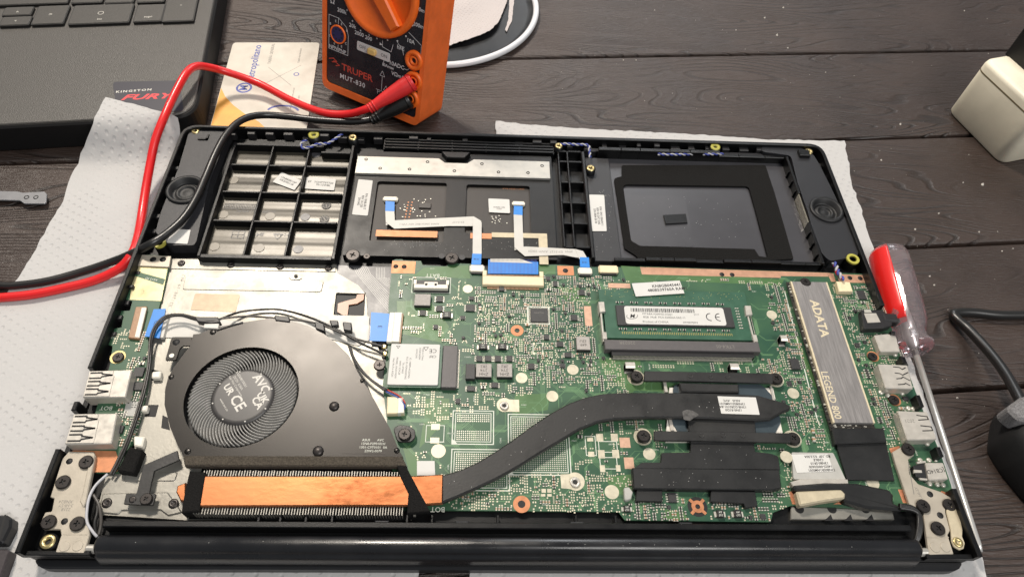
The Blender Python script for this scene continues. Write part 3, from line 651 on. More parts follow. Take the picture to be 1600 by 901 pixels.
x,y=P(184,557.5,ZB+.1); Geo().plate(circ(x,y,3.3,28),[circ(x,y,1.6,20)],ZB,ZB+.12).build('gold_ring','brass',lb)
screw(184,557,ZB+.1,2.4,lb)
# flat cable connector of the side board
Geo().prism(PP([(212,479),(229,478),(217,529),(200,527)],12.2),ZB,12.2,.25).build('ribbon_connector','tan_cap',lb)
Geo().prism(PP([(221,480),(229,480),(217.5,527),(210,526)],12.5),12,12.5,.2).build('ribbon_connector','white_plastic',lb)
def usb(quad,parent,slots,z=16.2,text=None,flip=1):
    q=PP(quad,z); ob=Geo().prism(rounded(q,.6,2),9.4,z,.35).build('usb_port','shell',parent)
    a,b,c,d=[Vector(p) for p in q]
    def at(s,t): return (a*(1-s)+b*s)*(1-t)+(d*(1-s)+c*s)*t
    Geo().prism([tuple(at(s,t)) for s,t in ((.01,.03),(.58,.03),(.58,.22),(.62,.22),(.62,.97),(.01,.97))],z-.1,z+.28,.1).build('shield_plate','shell',ob)
    g=Geo()
    for s0,s1,t0,t1 in slots: g.line([at(s0,t0),at((s0+s1)/2,t0),at((s0+s1)/2+.03,(t0+t1)/2),at(s1,t1)],.75,z+.31)
    if g.v: g.build('spring_slots','screw_lo',ob)
    return ob
sl4=[(.06,.56,.10,.20),(.06,.56,.30,.20),(.06,.56,.42,.5),(.06,.56,.58,.5),(.06,.56,.70,.80),(.06,.56,.90,.80)]
usb([(140,579),(206,577),(196,620),(129,621)],lb,sl4); usb([(116,646),(183,645),(174,693),(101,694)],lb,sl4)
for q in [[(168,582),(206,578),(201,596)],]: pass
for q in [(171,578,200,592),(146,646,176,660)]: pass
Geo().prism(PP([(198,626),(217,627),(210,650),(192,649)],ZB+.4),ZB,ZB+.4).build('grey_pad','acetate',lb)
for px in [(211,573,222,588),(207,596,221,609),(180,664,190,676)]: chipbox('chip',px,ZB,ZB+1,'chip',lb)
g=Geo(); x,y=P(166,637,ZB); g.text('BOT',x,y,ZB+.02,1.8,180); x,y=P(176,527,ZB); g.text('[23]',x,y,ZB+.02,1.1,180); g.build('lettering','silk',lb)
Geo().prism(rounded(PP([(112,703),(181,704),(184,715),(188,720),(183,737),(150,737),(108,737)],ZB+.2),.8,2),ZB-.5,ZB+.2).build('copper_pad','copper_pad',lb)
Geo().prism(PP([(202,697),(222,702),(208,739),(183,735)],13.5),9,13.5,.5).build('foam_block','foam',LT)
for q in [[(237,580),(252,578),(250,590),(236,590)],[(220,633),(231,632),(229,642),(219,642)],[(208,680),(226,681),(222,698),(209,696)]]:
    Geo().prism(rounded(PP(q,11.8),.8,3),9.2,11.8,.5).build('cable_clip','white_plastic',LT)
# flat keyboard ribbon with its two blue ends
Geo().prism(PP([(256,492),(300,495),(420,506),(500,492),(577,494),(577,531),(560,540),(500,525),(300,530),(252,526)],9.6),9.25,9.6).build('flat_cable','ffc',LT)
def blue(q,z,name='blue_end',parent=None,txt=None,rot=0,sz=1.5,z0=None):
    g=Geo().prism(PP(q,z),z0 or z-.25,z)
    if txt:
        cx=sum(p[0] for p in PP(q,z))/4; cy=sum(p[1] for p in PP(q,z))/4; g.text(txt,cx,cy,z+.015,sz,rot,1)
    return g.build(name,['blue','ink'],parent or LT)
blue([(240,483),(259,482),(249,528),(226,525)],11.9,txt='IO',rot=80,z0=11.6)
blue([(580,487.5),(609.5,490),(606.5,533),(577.5,532)],11.9,txt='E',rot=-90,sz=2.0,z0=11.6)
Geo().prism(PP([(259,484),(264,490),(255,527),(250,527)],11.2),9.5,11.2).build('flat_cable','ffc',LT)

# ------------------------------------------------------------------ main board
mbp=[(613,407),(618,405),(629,405),(630,406.5),(658,407.5),(660,414),(698,416),(701,411),(735,412),(757,418),(768,430),(838,430),(842,414),(868,413),(925,417),(968,417),(988,419),(1000,416),(1362,428),(1369,450),(1392,510),(1412,562),(1430,610),(1450,660),(1472,715),(1486,757),(1492,785),(1420,797),(1236,789),(1208,800),(1204,815),(976,812),(966,799),(620,796),(598,600),(606,540),(607,475)]
mb=Geo().prism(PP(mbp,ZB),9.4,ZB).build('main_board','board',LT)
MBP=PP(mbp,ZB)
# lighter copper pours under the mask
g=Geo(); zp=ZB+.012
for q in [[(662,418),(732,414),(735,435),(620,430),(650,428)],[(620,470),(672,470),(702,510),(690,535),(622,520)],[(655,500),(694,500),(703,490),(690,480),(650,482)],[(935,560),(1000,560),(1005,600),(985,615),(945,585)],[(742,524),(806,524),(806,533),(742,533)],[(665,622),(702,622),(702,660),(690,664),(655,700),(663,650)],[(805,615),(860,615),(856,640),(800,650)],[(945,745),(988,740),(988,775),(960,770)],[(630,700),(640,695),(655,718),(655,760),(640,740)],[(970,415),(1000,417),(1006,432),(1030,440),(980,442)],[(870,448),(905,450),(925,480),(905,470),(885,470)],[(1010,420),(1000,436),(1220,446),(1225,437)],[(1000,590),(1060,600),(1060,612),(990,610)],[(1245,520),(1280,610),(1268,600),(1235,520)],[(838,414),(868,415),(868,428),(840,428)],[(1040,795),(1070,800),(1075,812),(1035,811)]]:
    g.prism(PP(q,zp),ZB-.2,zp); zp+=.0006
g.build('copper_pour','green_hi',mb,kind='stuff')
def ann(name,u,v,ro,ri,m,z=ZB+.06,hole=True):
    x,y=P(u,v,z); block(x-ro,x+ro,y-ro,y+ro); g=Geo().plate(circ(x,y,ro,26),[circ(x,y,ri,18)],ZB-.1,z)
    g.prism(circ(x,y,ri+.03,16),ZB-.2,ZB+.02,0,1); return g.build(name,[m,'screw_lo'],mb)
ann('screw_ring',808,516,3.0,1.2,'copper_pad'); ann('screw_ring',815,787,3.4,1.5,'copper_pad')
def pad(px,m,name='copper_pad',z=ZB+.05,blk=True):
    x0,x1,y0,y1=RC(*px,z)
    if blk: block(x0,x1,y0,y1)
    return Geo().box(x0,x1,y0,y1,ZB-.1,z).build(name,m,mb)
pad((613,407.5,648,427),'copper_pad')
for u,v in [(618.5,416),(631.5,416.5)]: x,y=P(u,v,ZB+.1); Geo().lathe(x,y,[(1.25,ZB),(1.2,ZB+.12),(.01,ZB+.12)],14).build('screw_hole','screw_lo',mb)
M['pinkstrip']=mat('oxidised_copper_strip',(190,146,120),.5,metal=.3,var=.14,vscale=300)
pad((870.5,415,897,430),'copper_pad'); x,y=P(883.5,422.5,ZB+.1); Geo().lathe(x,y,[(1.4,ZB),(1.3,ZB+.12),(.01,ZB+.12)],14).build('screw_hole','screw_lo',mb)
for q in [[(1000,417),(1292,426),(1296,432),(1220,431),(1220,434),(1003,428.5)],[(1308,428),(1360,430),(1364,442),(1311,441)],[(1292,426),(1302,427),(1306,440),(1299,440)]]:
    w=PP(q,ZB+.06); block(min(p[0] for p in w),max(p[0] for p in w),min(p[1] for p in w),max(p[1] for p in w)); Geo().prism(w,ZB-.1,ZB+.06).build('copper_strip','pinkstrip',mb)
for u,v in [(1128,428.5),(1144,429),(1328,434),(1344,434.5)]: x,y=P(u,v,ZB+.12); Geo().lathe(x,y,[(1.3,ZB),(1.2,ZB+.14),(.01,ZB+.14)],14).build('screw_hole','screw_lo',mb)
M['pinkpad']=mat('dull_copper_pad',(196,158,134),.5,metal=.3,var=.12,vscale=600)
pad((912,478,926,509),'pinkpad'); pad((950,442,985.5,450),'pinkpad')
for u,v,r_ in [(731,451,2.4),(895,577,2.6),(815,590,2.6),(863,618.5,2.6),(685,704,3.0),(1014.5,708.5,2.6),(956,768,2.9),(1206,491.5,2.5),(1239.5,614,2.6),(1364,754,2.6)]:
    x,y=P(u,v,ZB+.08); block(x-r_,x+r_,y-r_,y+r_); Geo().prism(circ(x,y,r_,26),ZB-.1,ZB+.09).build('round_pad','cream_pad',mb)
def standoff(u,v,ro,q):
    x,y=P(u,v,ZB+.1); w=PP(q,ZB+.08); block(min(p[0] for p in w),max(p[0] for p in w),min(p[1] for p in w),max(p[1] for p in w)); block(x-ro,x+ro,y-ro,y+ro)
    g=Geo().prism(w,ZB-.1,ZB+.08,0,0); g.prism(circ(x,y,ro,26),ZB-.1,ZB+.09,0,0)
    so=g.build('standoff_pad','cream_pad',mb)
standoff(788,632,3.3,[(788,623.5),(811,624),(811.5,643),(789,642.5)]); standoff(899,751.5,3.8,[(875.5,740.5),(898,739.5),(899,764),(877,762)])
for u,v,r_ in [(788,632,1.9),(899,751.5,2.1)]:
    x,y=P(u,v,12); Geo().lathe(x,y,[(r_,ZB),(r_,11.4),(r_-.3,11.5),(r_*.5,11.5),(r_*.45,ZB+.3)],22).build('standoff','shell',mb); Geo().prism(circ(x,y,r_*.47,12),ZB,11.2).build('standoff_hole','screw_lo',mb)
# copper cross standoff
x,y=P(1090,791,ZB+.1); block(x-4.2,x+4.2,y-4.2,y+4.2)
g=Geo().prism(circ(x,y,4.0,24),ZB-.1,ZB+.03,0,1); g.plate(circ(x,y,2.5,24),[circ(x,y,1.0,14)],ZB,ZB+.3,0)
for k in range(4):
    a=math.pi/4+k*math.pi/2; d=Vector((math.cos(a),math.sin(a))); n_=Vector((-d.y,d.x))*.6; c=Vector((x,y)); g.prism([tuple(c+d*2.2+n_),tuple(c+d*2.2-n_),tuple(c+d*4.1-n_),tuple(c+d*4.1+n_)],ZB,ZB+.2,0,0)
g.build('cross_standoff',['copper_pad','screw_lo'],mb)

def silkrect(px,w=.3,z=ZB+.03): x0,x1,y0,y1=RC(*px,z); SILK.line(rect(x0,x1,y0,y1),w,z,closed=True)
SILK=Geo()
# packages -------------------------------------------------------------
def ind(px,z1=13.2,txt=None,h=True):
    ob,r_=chipbox('inductor',px,ZB,z1,'chip',mb,.2,'inductor')
    if txt:
        g=Geo()
        for k,t in enumerate(txt): g.text(t,(r_[0]+r_[1])/2,(r_[2]+r_[3])/2+((len(txt)-1)/2-k)*(-1.9),z1+.015,1.35,180)
        g.build('lettering','ink',ob)
    return ob
ind((648.5,458.5,672,477),13.0); ind((744,567.5,768,588.5),13.2,['ZHH','2Y4','2R2']); ind((776.5,567.5,800.5,588.5),13.2,['ZHH','2Y4','2R2']); ind((900,525,923,546),13.0,['649','22U'])
chipbox('capacitor',(728,568,742,591.5),ZB,12.8,'chip',mb)
def soic(px,z1=11.6,legs=4,sides='LR',name='chip',m='chip'):
    ob,(x0,x1,y0,y1)=chipbox(name,px,ZB+.1,z1,m,mb,.12)
    g=Geo()
    for sd in sides:
        for k in range(legs):
            f=(k+.5)/legs
            if sd in 'LR':
                y=y0+(y1-y0)*f; a,b=(x0-.9,x0) if sd=='L' else (x1,x1+.9); g.box(a,b,y-.16*(y1-y0)/legs*1.6,y+.16*(y1-y0)/legs*1.6,ZB,ZB+.35,.05)
            else:
                x=x0+(x1-x0)*f; a,b=(y0-.8,y0) if sd=='B' else (y1,y1+.8); g.box(x-.16*(x1-x0)/legs*1.6,x+.16*(x1-x0)/legs*1.6,a,b,ZB,ZB+.35,.05)
    g.build('pins','solder',mb,kind='stuff'); block(x0-.9,x1+.9,y0-.8,y1+.8,0); return ob,(x0,x1,y0,y1)
soic((1233.5,560,1252,576),11.9,4,'LR')
soic((829,481,856.5,502.5),11.5,14,'LRTB',name='controller_chip')
g=Geo(); x,y=P(842,488,11.6); g.text('nuvoTon',x,y,11.52,.9,0); g.build('lettering','ink_grey',mb)
silkrect((824.5,479,858.5,506),.75)
for px,lg in [((728.5,475,741.5,486),6),((904.5,452,914,460.5),4),((892,491,902.5,500),4),((864.5,438.5,871,447),3),((825.5,567,835,576),4),((882.5,550,893,557.5),4),((730,602,742,610.5),4),((768,597,778,605),4),((744.5,555,753.5,564),4),((758,555,767.5,564),4),((773.5,555,782.5,564.5),4),((791.5,555,800.5,564),4),((682,462,691.5,471),3),((682,477,691,486),3),((656,484,665,492.5),3),((1338.5,453,1355,467),5),((1043,769,1058,784),4),((870,533,880,541),3),((1392,571,1399,586),4),((1352,575,1360,590),4),((1373,650,1379,660),4),((1240,470,1249,480),3),((780,447,788,454),3),((850,522,858,530),4)]:
    soic(px,11.4,lg,'LR')
for px in [(691.5,486,704,495.5),(748.5,536,761,544.5),(778.5,536,791,544.5),(975,789,985,798),(1120,796,1132,807),(1147,796,1160,807)]:
    ob,(x0,x1,y0,y1)=chipbox('tantalum_capacitor',px,ZB,12.3,'dark_cap',mb,.15)
    g=Geo().box(x0-1.0,x0-.02,y0+.3,y1-.3,ZB,11.3,.1); g.box(x1+.02,x1+1.0,y0+.3,y1-.3,ZB,11.3,.1); g.text('337\nA9',(x0+x1)/2,(y0+y1)/2,12.32,.8,180,1); g.build('terminals',['solder','silk'],mb); block(x0-1,x1+1,y0,y1)
# battery connector
ob,(x0,x1,y0,y1)=chipbox('battery_connector',(647,437,701,456),ZB,11.4,'black_plastic',mb,.2)
g=Geo().box(x0+.4,x1-.4,y0+.6,y0+3.0,11.4,13.4,.25); g.box(x0+5.2,x1-5.2,y0+3.0,y0+4.4,11.4,13.4,.2); g.box(x0,x0+1.4,y1-3,y1-.4,11.4,12.3,.1); g.box(x1-1.4,x1,y1-3,y1-.4,11.4,12.3,.1)
g.build('connector_shroud','white_plastic',mb)
g=Geo(); 
for k in range(2): xx=x0+6.2 if k==0 else x1-6.2; g.box(xx-.55,xx+.55,y0+2.1,y0+3.5,13.4,13.42)
for k in range(6): xx=x0+5.5+(x1-x0-11)*k/5; g.box(xx-.35,xx+.35,y0+4.5,y0+5.6,11.4,11.8)
g.build('contacts','screw_lo',mb)
silkrect((645,433,703,458),.3); 
def label_silk(t,u,v,sz,rot=180,b=0.0): x,y=P(u,v,ZB); SILK.text(t,x,y,ZB+.035,sz,rot,0,b)
label_silk('BATT',676,430,2.0); label_silk('BOT',684,795,2.0,180,.01)

# wide cream connector and the blue ribbon in it
ob,(x0,x1,y0,y1)=chipbox('ribbon_connector',(754,430,850,446),ZB,12.6,'cream_plastic',mb,.3)
g=Geo().box(x0,x0+2.0,y1,y1+3.2,ZB,12.6,.2); g.box(x1-2.0,x1,y1,y1+3.2,ZB,12.6,.2); g.build('connector_lugs','cream_plastic',mb); block(x0,x1,y0-2,y1+4)
g=Geo()
for k in range(40): xx=x0+2.6+(x1-x0-5.2)*k/39; g.box(xx-.2,xx+.2,y0-1.5,y0,ZB,11.1); g.box(xx-.2,xx+.2,y1,y1+1.0,11.2,12.2)
g.build('pins','tan_cap',mb,kind='stuff')
g=Geo().prism(PP([(763,405),(838,409),(841,409),(841,428),(762.5,427)],12.2),11.7,12.2)
for k in range(36):
    u=764.5+k*2.12; a=P(u,405.5,12.2); b=P(u+.15,427,12.2); g.line([a,(a[0]*.5+b[0]*.5,a[1]*.5+b[1]*.5),b],.18,12.215,1)
rb=g.build('ribbon_cable',['blue','wire_blue'],LT)
g=Geo().prism(PP([(766,404),(812,404),(833,411),(766,409)],12.3),12.0,12.28,0,0)
for k in range(26): u=767+k*2.0; a=P(u,404.5,12.3); b=P(u,408,12.3); g.line([a,b],.22,12.29,1)
g.build('ribbon_shield',['ffc','ink_grey'],rb)
# touchpad flat cables
def ffc(polys,name='flat_cable'):
    g=Geo()
    for q,z in polys: g.prism(PP(q,z),z-.2,z,0,0,True)
    return g.build(name,'ffc',LT)
def conn(px,z1=12.4,m='white_plastic',base=ZB,par=None):
    x0,x1,y0,y1=RC(*px,z1); g=Geo().box(x0,x1,y0+.9,y1,base,z1,.2); g.box(x0-.5,x0,y0+1.5,y1-.3,base,z1-.5,.1); g.box(x1,x1+.5,y0+1.5,y1-.3,base,z1-.5,.1); g.box(x0+.4,x1-.4,y0,y0+.88,base,z1-.7,.05,1); block(x0-.5,x1+.5,y0,y1)
    return g.build('ribbon_connector',[m,'black_plastic'],par or mb)
c1=ffc([([(602,328),(616,328),(617,346),(603,352)],11.9),([(603,347),(618,344),(740,338),(752,345),(748,353),(700,353),(616,357)],12.2),([(739,339),(752.5,347),(752.5,398),(738.5,398)],12.6)])
g=Geo()
for k,(t,u,v) in enumerate([('AWM 20624 80C 60V VW-1',655,350),('E315127',716,347)]): x,y=P(u,v,12.2); g.text(t,x,y,12.225,1.2,183)
g.build('lettering','ink_grey',c1)
blue([(602.5,314),(616.5,315),(616.3,330),(602,329.5)],11.95,parent=c1); blue([(738,396),(752.5,396.5),(751.5,413.5),(736.5,413)],12.65,parent=c1,txt='1H6',rot=180,sz=1.2)
conn((735.5,413,755,426)); conn((600,306.5,619.5,315),11.6,base=9.9,par=tp)
c2=ffc([([(802.5,334),(816,334),(818,386),(804,391)],11.9),([(803.5,386),(822,385),(899,389),(916,403),(900,402),(880,398),(820,400)],12.3),([(899,389),(911,392),(918,404),(905,404)],12.5)])
g=Geo(); x,y=P(860,393,12.3); g.text('pinya  E315127  AWM 20624',x,y,12.325,1.3,180); g.build('lettering','ink_grey',c2)
blue([(803,321.5),(816.5,322),(816.5,336),(802.5,335)],11.95,parent=c2); blue([(906,401.5),(920,402),(921.5,418),(906.5,417)],12.55,parent=c2,txt='1H2',rot=180,sz=1.2)
conn((904.5,417.5,924.5,429.5)); conn((801.5,314,819,322),11.6,base=9.9,par=tp)
conn((936.5,414,965.5,428),12.2,'cream_plastic')
# right ribbon connector by the fan
ob,_=chipbox('ribbon_connector',(609,487.5,624,534),ZB,12.4,'white_plastic',mb,.2); x0,x1,y0,y1=RC(617,488,623.5,534,12.6); Geo().box(x0,x1,y0,y1,12.3,12.9,.15).build('connector_latch','white_plastic',mb); Geo().box(x1+.05,x1+.6,y0,y1,ZB,12.0).build('contact_row','tan_cap',mb)
# sticker, bare code label, spring clips
quadlabel([(987,442.5),(1062,438),(1069.5,458),(993.5,463)],13.9,['KN8GB045441','480B539760A RAM1'],mb,1.5,off=(4.5,.6),rr=.2)
quadlabel([(651.5,719.5),(679,719.5),(680,742),(651.5,742)],ZB+.2,[],mb,1,rr=.2)
def clip(px,dark):
    x0,x1,y0,y1=RC(*px,15.2); y0-=3.2; g=Geo(); pr=[(y0,ZB),(y0,ZB+.25),(y0+3.6,ZB+.25),(y0+3.9,14.4),(y0+3.2,15.1),(y0+1.4,15.2),(y0+.6,14.7),(y0+.7,14.3),(y0+1.5,14.8),(y0+3.0,14.7),(y0+3.5,14.2),(y0+3.3,ZB+.1)]
    i=g.add([(x0,a,b) for a,b in pr]); j=g.add([(x1,a,b) for a,b in pr]); n=len(pr)
    for k in range(n-1): g.face((i+k,i+k+1,j+k+1,j+k))
    g.face(range(i,i+n)); g.face(range(j+n-1,j-1,-1))
    block(x0-1,x1+1,y0,y1); k_=g.build('spring_clip','shell',mb); Geo().box(x0+.25,x1-.25,y0+1.0,y0+3.2,ZB+.3,14.25).build('clip_shade','screw_lo',mb); return k_  # black box stands in for the shade inside the clip opening
clip((975.5,552,992,566),0); clip((1138,555.5,1154,568),0); clip((1216,511,1229.5,524),0)
# memory module in its slot
rx0,rx1,ry0,ry1=AR((936,453),(1162,455),(1183,532),(941,527),13.2); block(rx0-3,rx1+4,ry0-8,ry1)
rm=Geo().box(rx0,rx1,ry0,ry1,12.2,13.2,.1).build('memory_module','ram_pcb',LT)
q=PP([(962,476),(1142,480),(1149,511),(965,507)],14.3); x0,x1=(q[0][0]+q[3][0])/2,(q[1][0]+q[2][0])/2; y0,y1=(q[2][1]+q[3][1])/2,(q[0][1]+q[1][1])/2
for k in range(4): w=(x1-x0)/4; Geo().box(x0+k*w+.06,x0+(k+1)*w-.06,y0,y1,13.2,14.3,.1).build('memory_chip','chip',rm)
lx=AR((973.5,477.5),(1129,481),(1136.5,509),(979.5,505),14.45)
g=Geo().prism(rounded(rect(*lx),1.4,4),14.31,14.46); W_,H_=lx[1]-lx[0],lx[3]-lx[2]; z=14.48
rbn=random.Random(4); t=lx[0]+3
while t<lx[1]-14:
    w=rbn.choice((.18,.18,.35,.5)); g.box(t,t+w,lx[3]-3.2,lx[3]-1.1,z-.01,z,0,1); t+=w+rbn.choice((.2,.3,.4))
g.text('MTA8A1G64HZ-3G2J1',lx[0]+15.5,lx[3]-4.3,z,1.05,0,1); g.text('8GB 1Rx8  PC4-3200AA-SA2-11',lx[0]+18.5,lx[3]-6.1,z,1.05,0,1); g.text('Product of CHINA',lx[0]+14,lx[2]+1.3,z,1.1,0,1); g.text('DPA8DRJ003',lx[1]-17,lx[2]+1.3,z,.9,0,1); g.text('2117',lx[1]-13.5,lx[3]-4.2,z,.9,0,1)
cx=lx[1]-6.9; cy=(lx[2]+lx[3])/2-.4
for k,c0 in enumerate((0,4.3)):
    g.line([(cx+c0+2.0*math.cos(a),cy+2.0*math.sin(a)) for a in np.linspace(math.pi*.5,math.pi*1.5,12)]+[],.42,z,1)
g.line([(cx+4.3-1.9,cy),(cx+4.3-.2,cy)],.42,z+.002,1)
mx,my_=lx[0]+3.3,cy-.3; g.text('M',mx,my_,z,2.0,0,1,.03,.25); g.line([(mx+2.6*math.cos(a),my_+1.5*math.sin(a)+.3*math.cos(a)) for a in np.linspace(2.6,6.6,18)],.22,z+.002,1)
g.build('label',['label','ink'],rm)
g=Geo(); rr=random.Random(21)
for k in range(24):
    for yy in (y1+2.2+rr.uniform(-.1,.1),y0-1.6): 
        if k%6 in (0,1,3,4): xx=x0+(x1-x0)*(k+.5)/24; g.box(xx-.7,xx+.7,yy-.4,yy+.4,13.2,13.8,.08,1); g.box(xx-.35,xx+.35,yy-.41,yy+.41,13.2,13.83,0,0)
for k in range(8): yy=y0+(y1-y0)*k/7; g.box(x1+2.2,x1+2.9,yy-.25,yy+.25,13.2,13.6,0,1); g.box(x1+3.2,x1+3.9,yy-.25,yy+.25,13.2,13.6,0,1)
for k in range(70): xx=rx0+1.5+rr.random()*(rx1-rx0-3); yy=ry1-.6-rr.random()*4; g.prism(circ(xx,yy,.16,6),13.2,13.215,0,2)
for k in range(60): xx=x0+2+(x1-x0-4)*k/59; g.box(xx-.13,xx+.13,y0-4.2,y0-2.9,13.2,13.25,0,2)
g.build('module_components',['dark_cap','solder','gold'],rm,kind='stuff')
sx0,sx1,sy0,sy1=AR((940,527),(1185,537),(1190.5,552.5),(949,542),14.4)
slot=Geo().box(sx0,sx1,sy0,sy1,ZB,14.4,.25).build('memory_slot','slot',LT)
g=Geo().box(sx0+3,sx1-3,sy0-2.4,sy0,ZB,13.2,.1); g.build('slot_body','black_plastic',slot)
g=Geo()
for k in range(110): xx=sx0+4+(sx1-sx0-8)*k/109; g.box(xx-.14,xx+.14,sy0-3.4,sy0-2.4,ZB,11.3); g.box(xx-.12,xx+.12,sy0-2.41,sy0-2.39,11.6,12.9)
g.build('pins','solder',slot,kind='stuff')
g=Geo(); x,y=P(980,535,14.4); g.text('22023R',x,y,14.42,1.7,180); x,y=P(1133,541,14.4); g.text('LTK4-0S',x,y,14.42,1.7,180); g.build('lettering','ink_grey',slot)
for q,s_ in [([(935,471),(944,471),(946,486),(937,487)],1),([(1164,477),(1173,477),(1176,491),(1166,492)],-1)]:
    w=PP(q,14.6); g=Geo().prism(w,ZB,14.6,.2); xm=sum(p[0] for p in w)/4; ym=min(p[1] for p in w)
    g.box(xm-.9,xm-.2,sy1-.5,ym,ZB,13.6); g.box(xm+.3,xm+.9,sy1-.5,ym,ZB,13.2); g.box(xm-1.0,xm+1.0,sy1+.5,sy1+4.2,13,14.1,.1); g.build('retaining_latch','shell',slot)
# solid state drive
dx0,dx1,dy0,dy1=AR((1233,440),(1293.5,440),(1366,659),(1304.5,661),14.2); block(dx0-1.5,dx1+.4,dy0-22,dy1+2)
ssd=Geo().box(dx0-1.3,dx1,dy0-3.2,dy1+.6,12.0,12.8).build('solid_state_drive','pcb_dark',LT)
xm=(dx0+dx1)/2-1.5
notch=[(xm+2.6*math.cos(a),dy1+2.6*math.sin(a)) for a in np.linspace(math.pi,2*math.pi,10)]
Geo().prism([(dx0+.9,dy0),(dx1-.8,dy0),(dx1-.8,dy1)]+notch[::-1]+[(dx0+.9,dy1)],12.8,14.2,.08).build('heat_spreader','ssd',ssd)
Geo().box(dx0,dx0+.88,dy0,dy1,12.8,14.22,.1).build('edge_strip','ssd_edge',ssd); Geo().box(dx1-.78,dx1,dy0,dy1,12.8,14.22,.1).build('edge_strip','ssd_edge',ssd)
g=Geo(); x,y=P(1280,497,14.2); g.text('ADATA',x,y,14.23,4.0,-90,0,.03,0,1.08); x,y=P(1298,616,14.2); g.text('LEGEND 800',x,y,14.23,3.1,-90,0,.012,0,.95); g.build('lettering','ssd_edge',ssd)
for k in range(3):
    f=(.2,.5,.79)[k]; y=dy1+(dy0-dy1)*f; 
ob=link('screw',SCREW,ssd,(xm,dy1+.2,13.0)); ob.scale=(2.5,2.5,2.5)
g=Geo(); rr=random.Random(31)
for k in range(60): y=dy0-2.8+rr.random()*(dy1-dy0+3); g.box(dx0-1.1,dx0-.3,y,y+rr.uniform(.3,.9),12.8,13.2,0,rr.choice((0,1)))
for k in range(26): x=dx0+rr.random()*(dx1-dx0-2); y=dy0-2.9+rr.random()*2.2; g.box(x,x+rr.uniform(.4,1),y,y+.4,12.8,13.1,0,rr.choice((0,0,1)))
g.build('drive_components',['solder','dark_cap'],ssd,kind='stuff')
g=Geo().line(PP([(1226,455),(1277,655),(1281,664)],ZB+.04),.45,ZB+.04); g.build('outline','silk',mb)
# black insulating film below the drive and its slot
fq=PP([(1300,668),(1381,668),(1386,690),(1305,693)],13.6); Geo().prism(fq,ZB,13.6,.4).build('film_flap','blackfilm',LT)
Geo().prism(PP([(1306,690),(1384,688),(1398,750),(1324,749)],12.0),ZB,12.0,.15).build('insulating_film','blackfilm',LT)
# wireless card
wx=AR((610.5,537.5),(686,538),(686,602),(606,601),12.6); block(wx[0]-1,wx[1]+9,wx[2]-1,wx[3]+1)
wc=Geo().box(wx[0]-.2,wx[1]+1.2,wx[2]-.8,wx[3]+.2,11.6,12.2).build('wireless_card','ram_pcb',LT)
g=Geo().prism(rounded(rect(*wx),.7,3),12.2,13.0,.15,0); z=13.02; x0,x1,y0,y1=wx
for k,t in enumerate(['Intel Wi-Fi 6 AX201','MODEL: AX201NGW','WFM: 3C9C0F','TA: 0F24A3','FCC ID: PD9AX201NG','IC: 1000M-AX201NG']): g.text(t,x0+1.8+k*1.45,(y0+y1)/2-2,z,.8,-90,1)
g.text('CE',x1-3.0,y1-3.4,z,2.0,180,1); g.text('CRF',x1-3.0,y1-6.3,z,1.3,180,1); g.line([(x1-7.2,y1-1.6),(x1-5.2,y1-1.6),(x1-6.2,y1-3.4)],.2,z,1,True); g.line([(x0+2.4,y1-1.2),(x0+4,y1-1.2),(x0+3.2,y1-2.4)],.2,z,1,True)
for k,t in enumerate(['2210-2341','AX201NGW','Made in China']): g.text(t,x1-10.2+k*1.4,y1-5,z,.8,-90,1)
g.build('shield_label',['label','ink'],wc)
sx=AR((692,539),(713.5,540),(714.5,605),(690,604.5),13.2); Geo().box(sx[0],sx[1],sx[2],sx[3],ZB,13.2,.2).build('card_slot','slot',LT)
g=Geo()
for k in range(34): y=sx[2]+1+(sx[3]-sx[2]-2)*k/33; g.box(sx[1],sx[1]+1.0,y-.15,y+.15,ZB,11.1)
g.build('pins','solder',mb,kind='stuff')
screw(593,569.5,12.2,2.6,wc)
for u,v in [(600,541),(601,552)]:
    x,y=P(u,v,12.8); Geo().lathe(x,y,[(1.2,12.2),(1.2,12.9),(.7,13.1)],14).build('antenna_plug','brass',wc)
# fan connector
fc=Geo().prism(PP([(605,619),(630,620),(631,645),(604,646)],13.2),ZB,13.2,.3).build('fan_connector','cream_plastic',LT); Geo().prism(PP([(622,621),(630,621),(631.5,644),(621,645)],13.6),ZB,13.6,.2).build('plug','white_plastic',fc); block(*RC(603,618,633,648,ZB))
# ------------------------------------------------------------------ fan
fo=[(302,522),(312,521),(332,512),(356,508),(380,503.5),(420,497),(450,500),(482,509),(507,522),(525,535),(545,555),(565,592),(578,612),(610,670),(622,700),(630,714),(287,712),(278,696),(266,668),(257,632),(258,608),(262,592),(271,574),(297,540)]
fx,fy=P(378,617,15); FR=23.3
fcov=PP(fo,15)
fan=Geo().plate(fcov,[circ(fx,fy,FR,72)],13.9,15).build('cooling_fan','fan',LT)
inner=inset(ccw(fcov),.6)
Geo().plate(inner,[circ(fx,fy,FR+1.4,48)],9.3,13.9).build('fan_frame','rubber',fan)
Geo().prism(circ(fx,fy,FR+1.5,48),9.2,9.6).build('fan_base','rubber',fan)
g=Geo(); n=10
def blade_pt(t): r_=11.8+t*(FR-1.2-11.8); a=.42*t**1.5; return r_*math.cos(a),r_*math.sin(a)
for k in range(n+1):
    t=k/n; x,y=blade_pt(t); x2,y2=blade_pt(min(1,t+.01)); x1,y1=blade_pt(max(0,t-.01)); d=Vector((x2-x1,y2-y1)).normalized(); q=Vector((-d.y,d.x))*.22
    zt=13.9-(.5 if t<.12 else 0); g.add([(x-q.x,y-q.y,10),(x+q.x,y+q.y,10),(x+q.x,y+q.y,zt),(x-q.x,y-q.y,zt)])
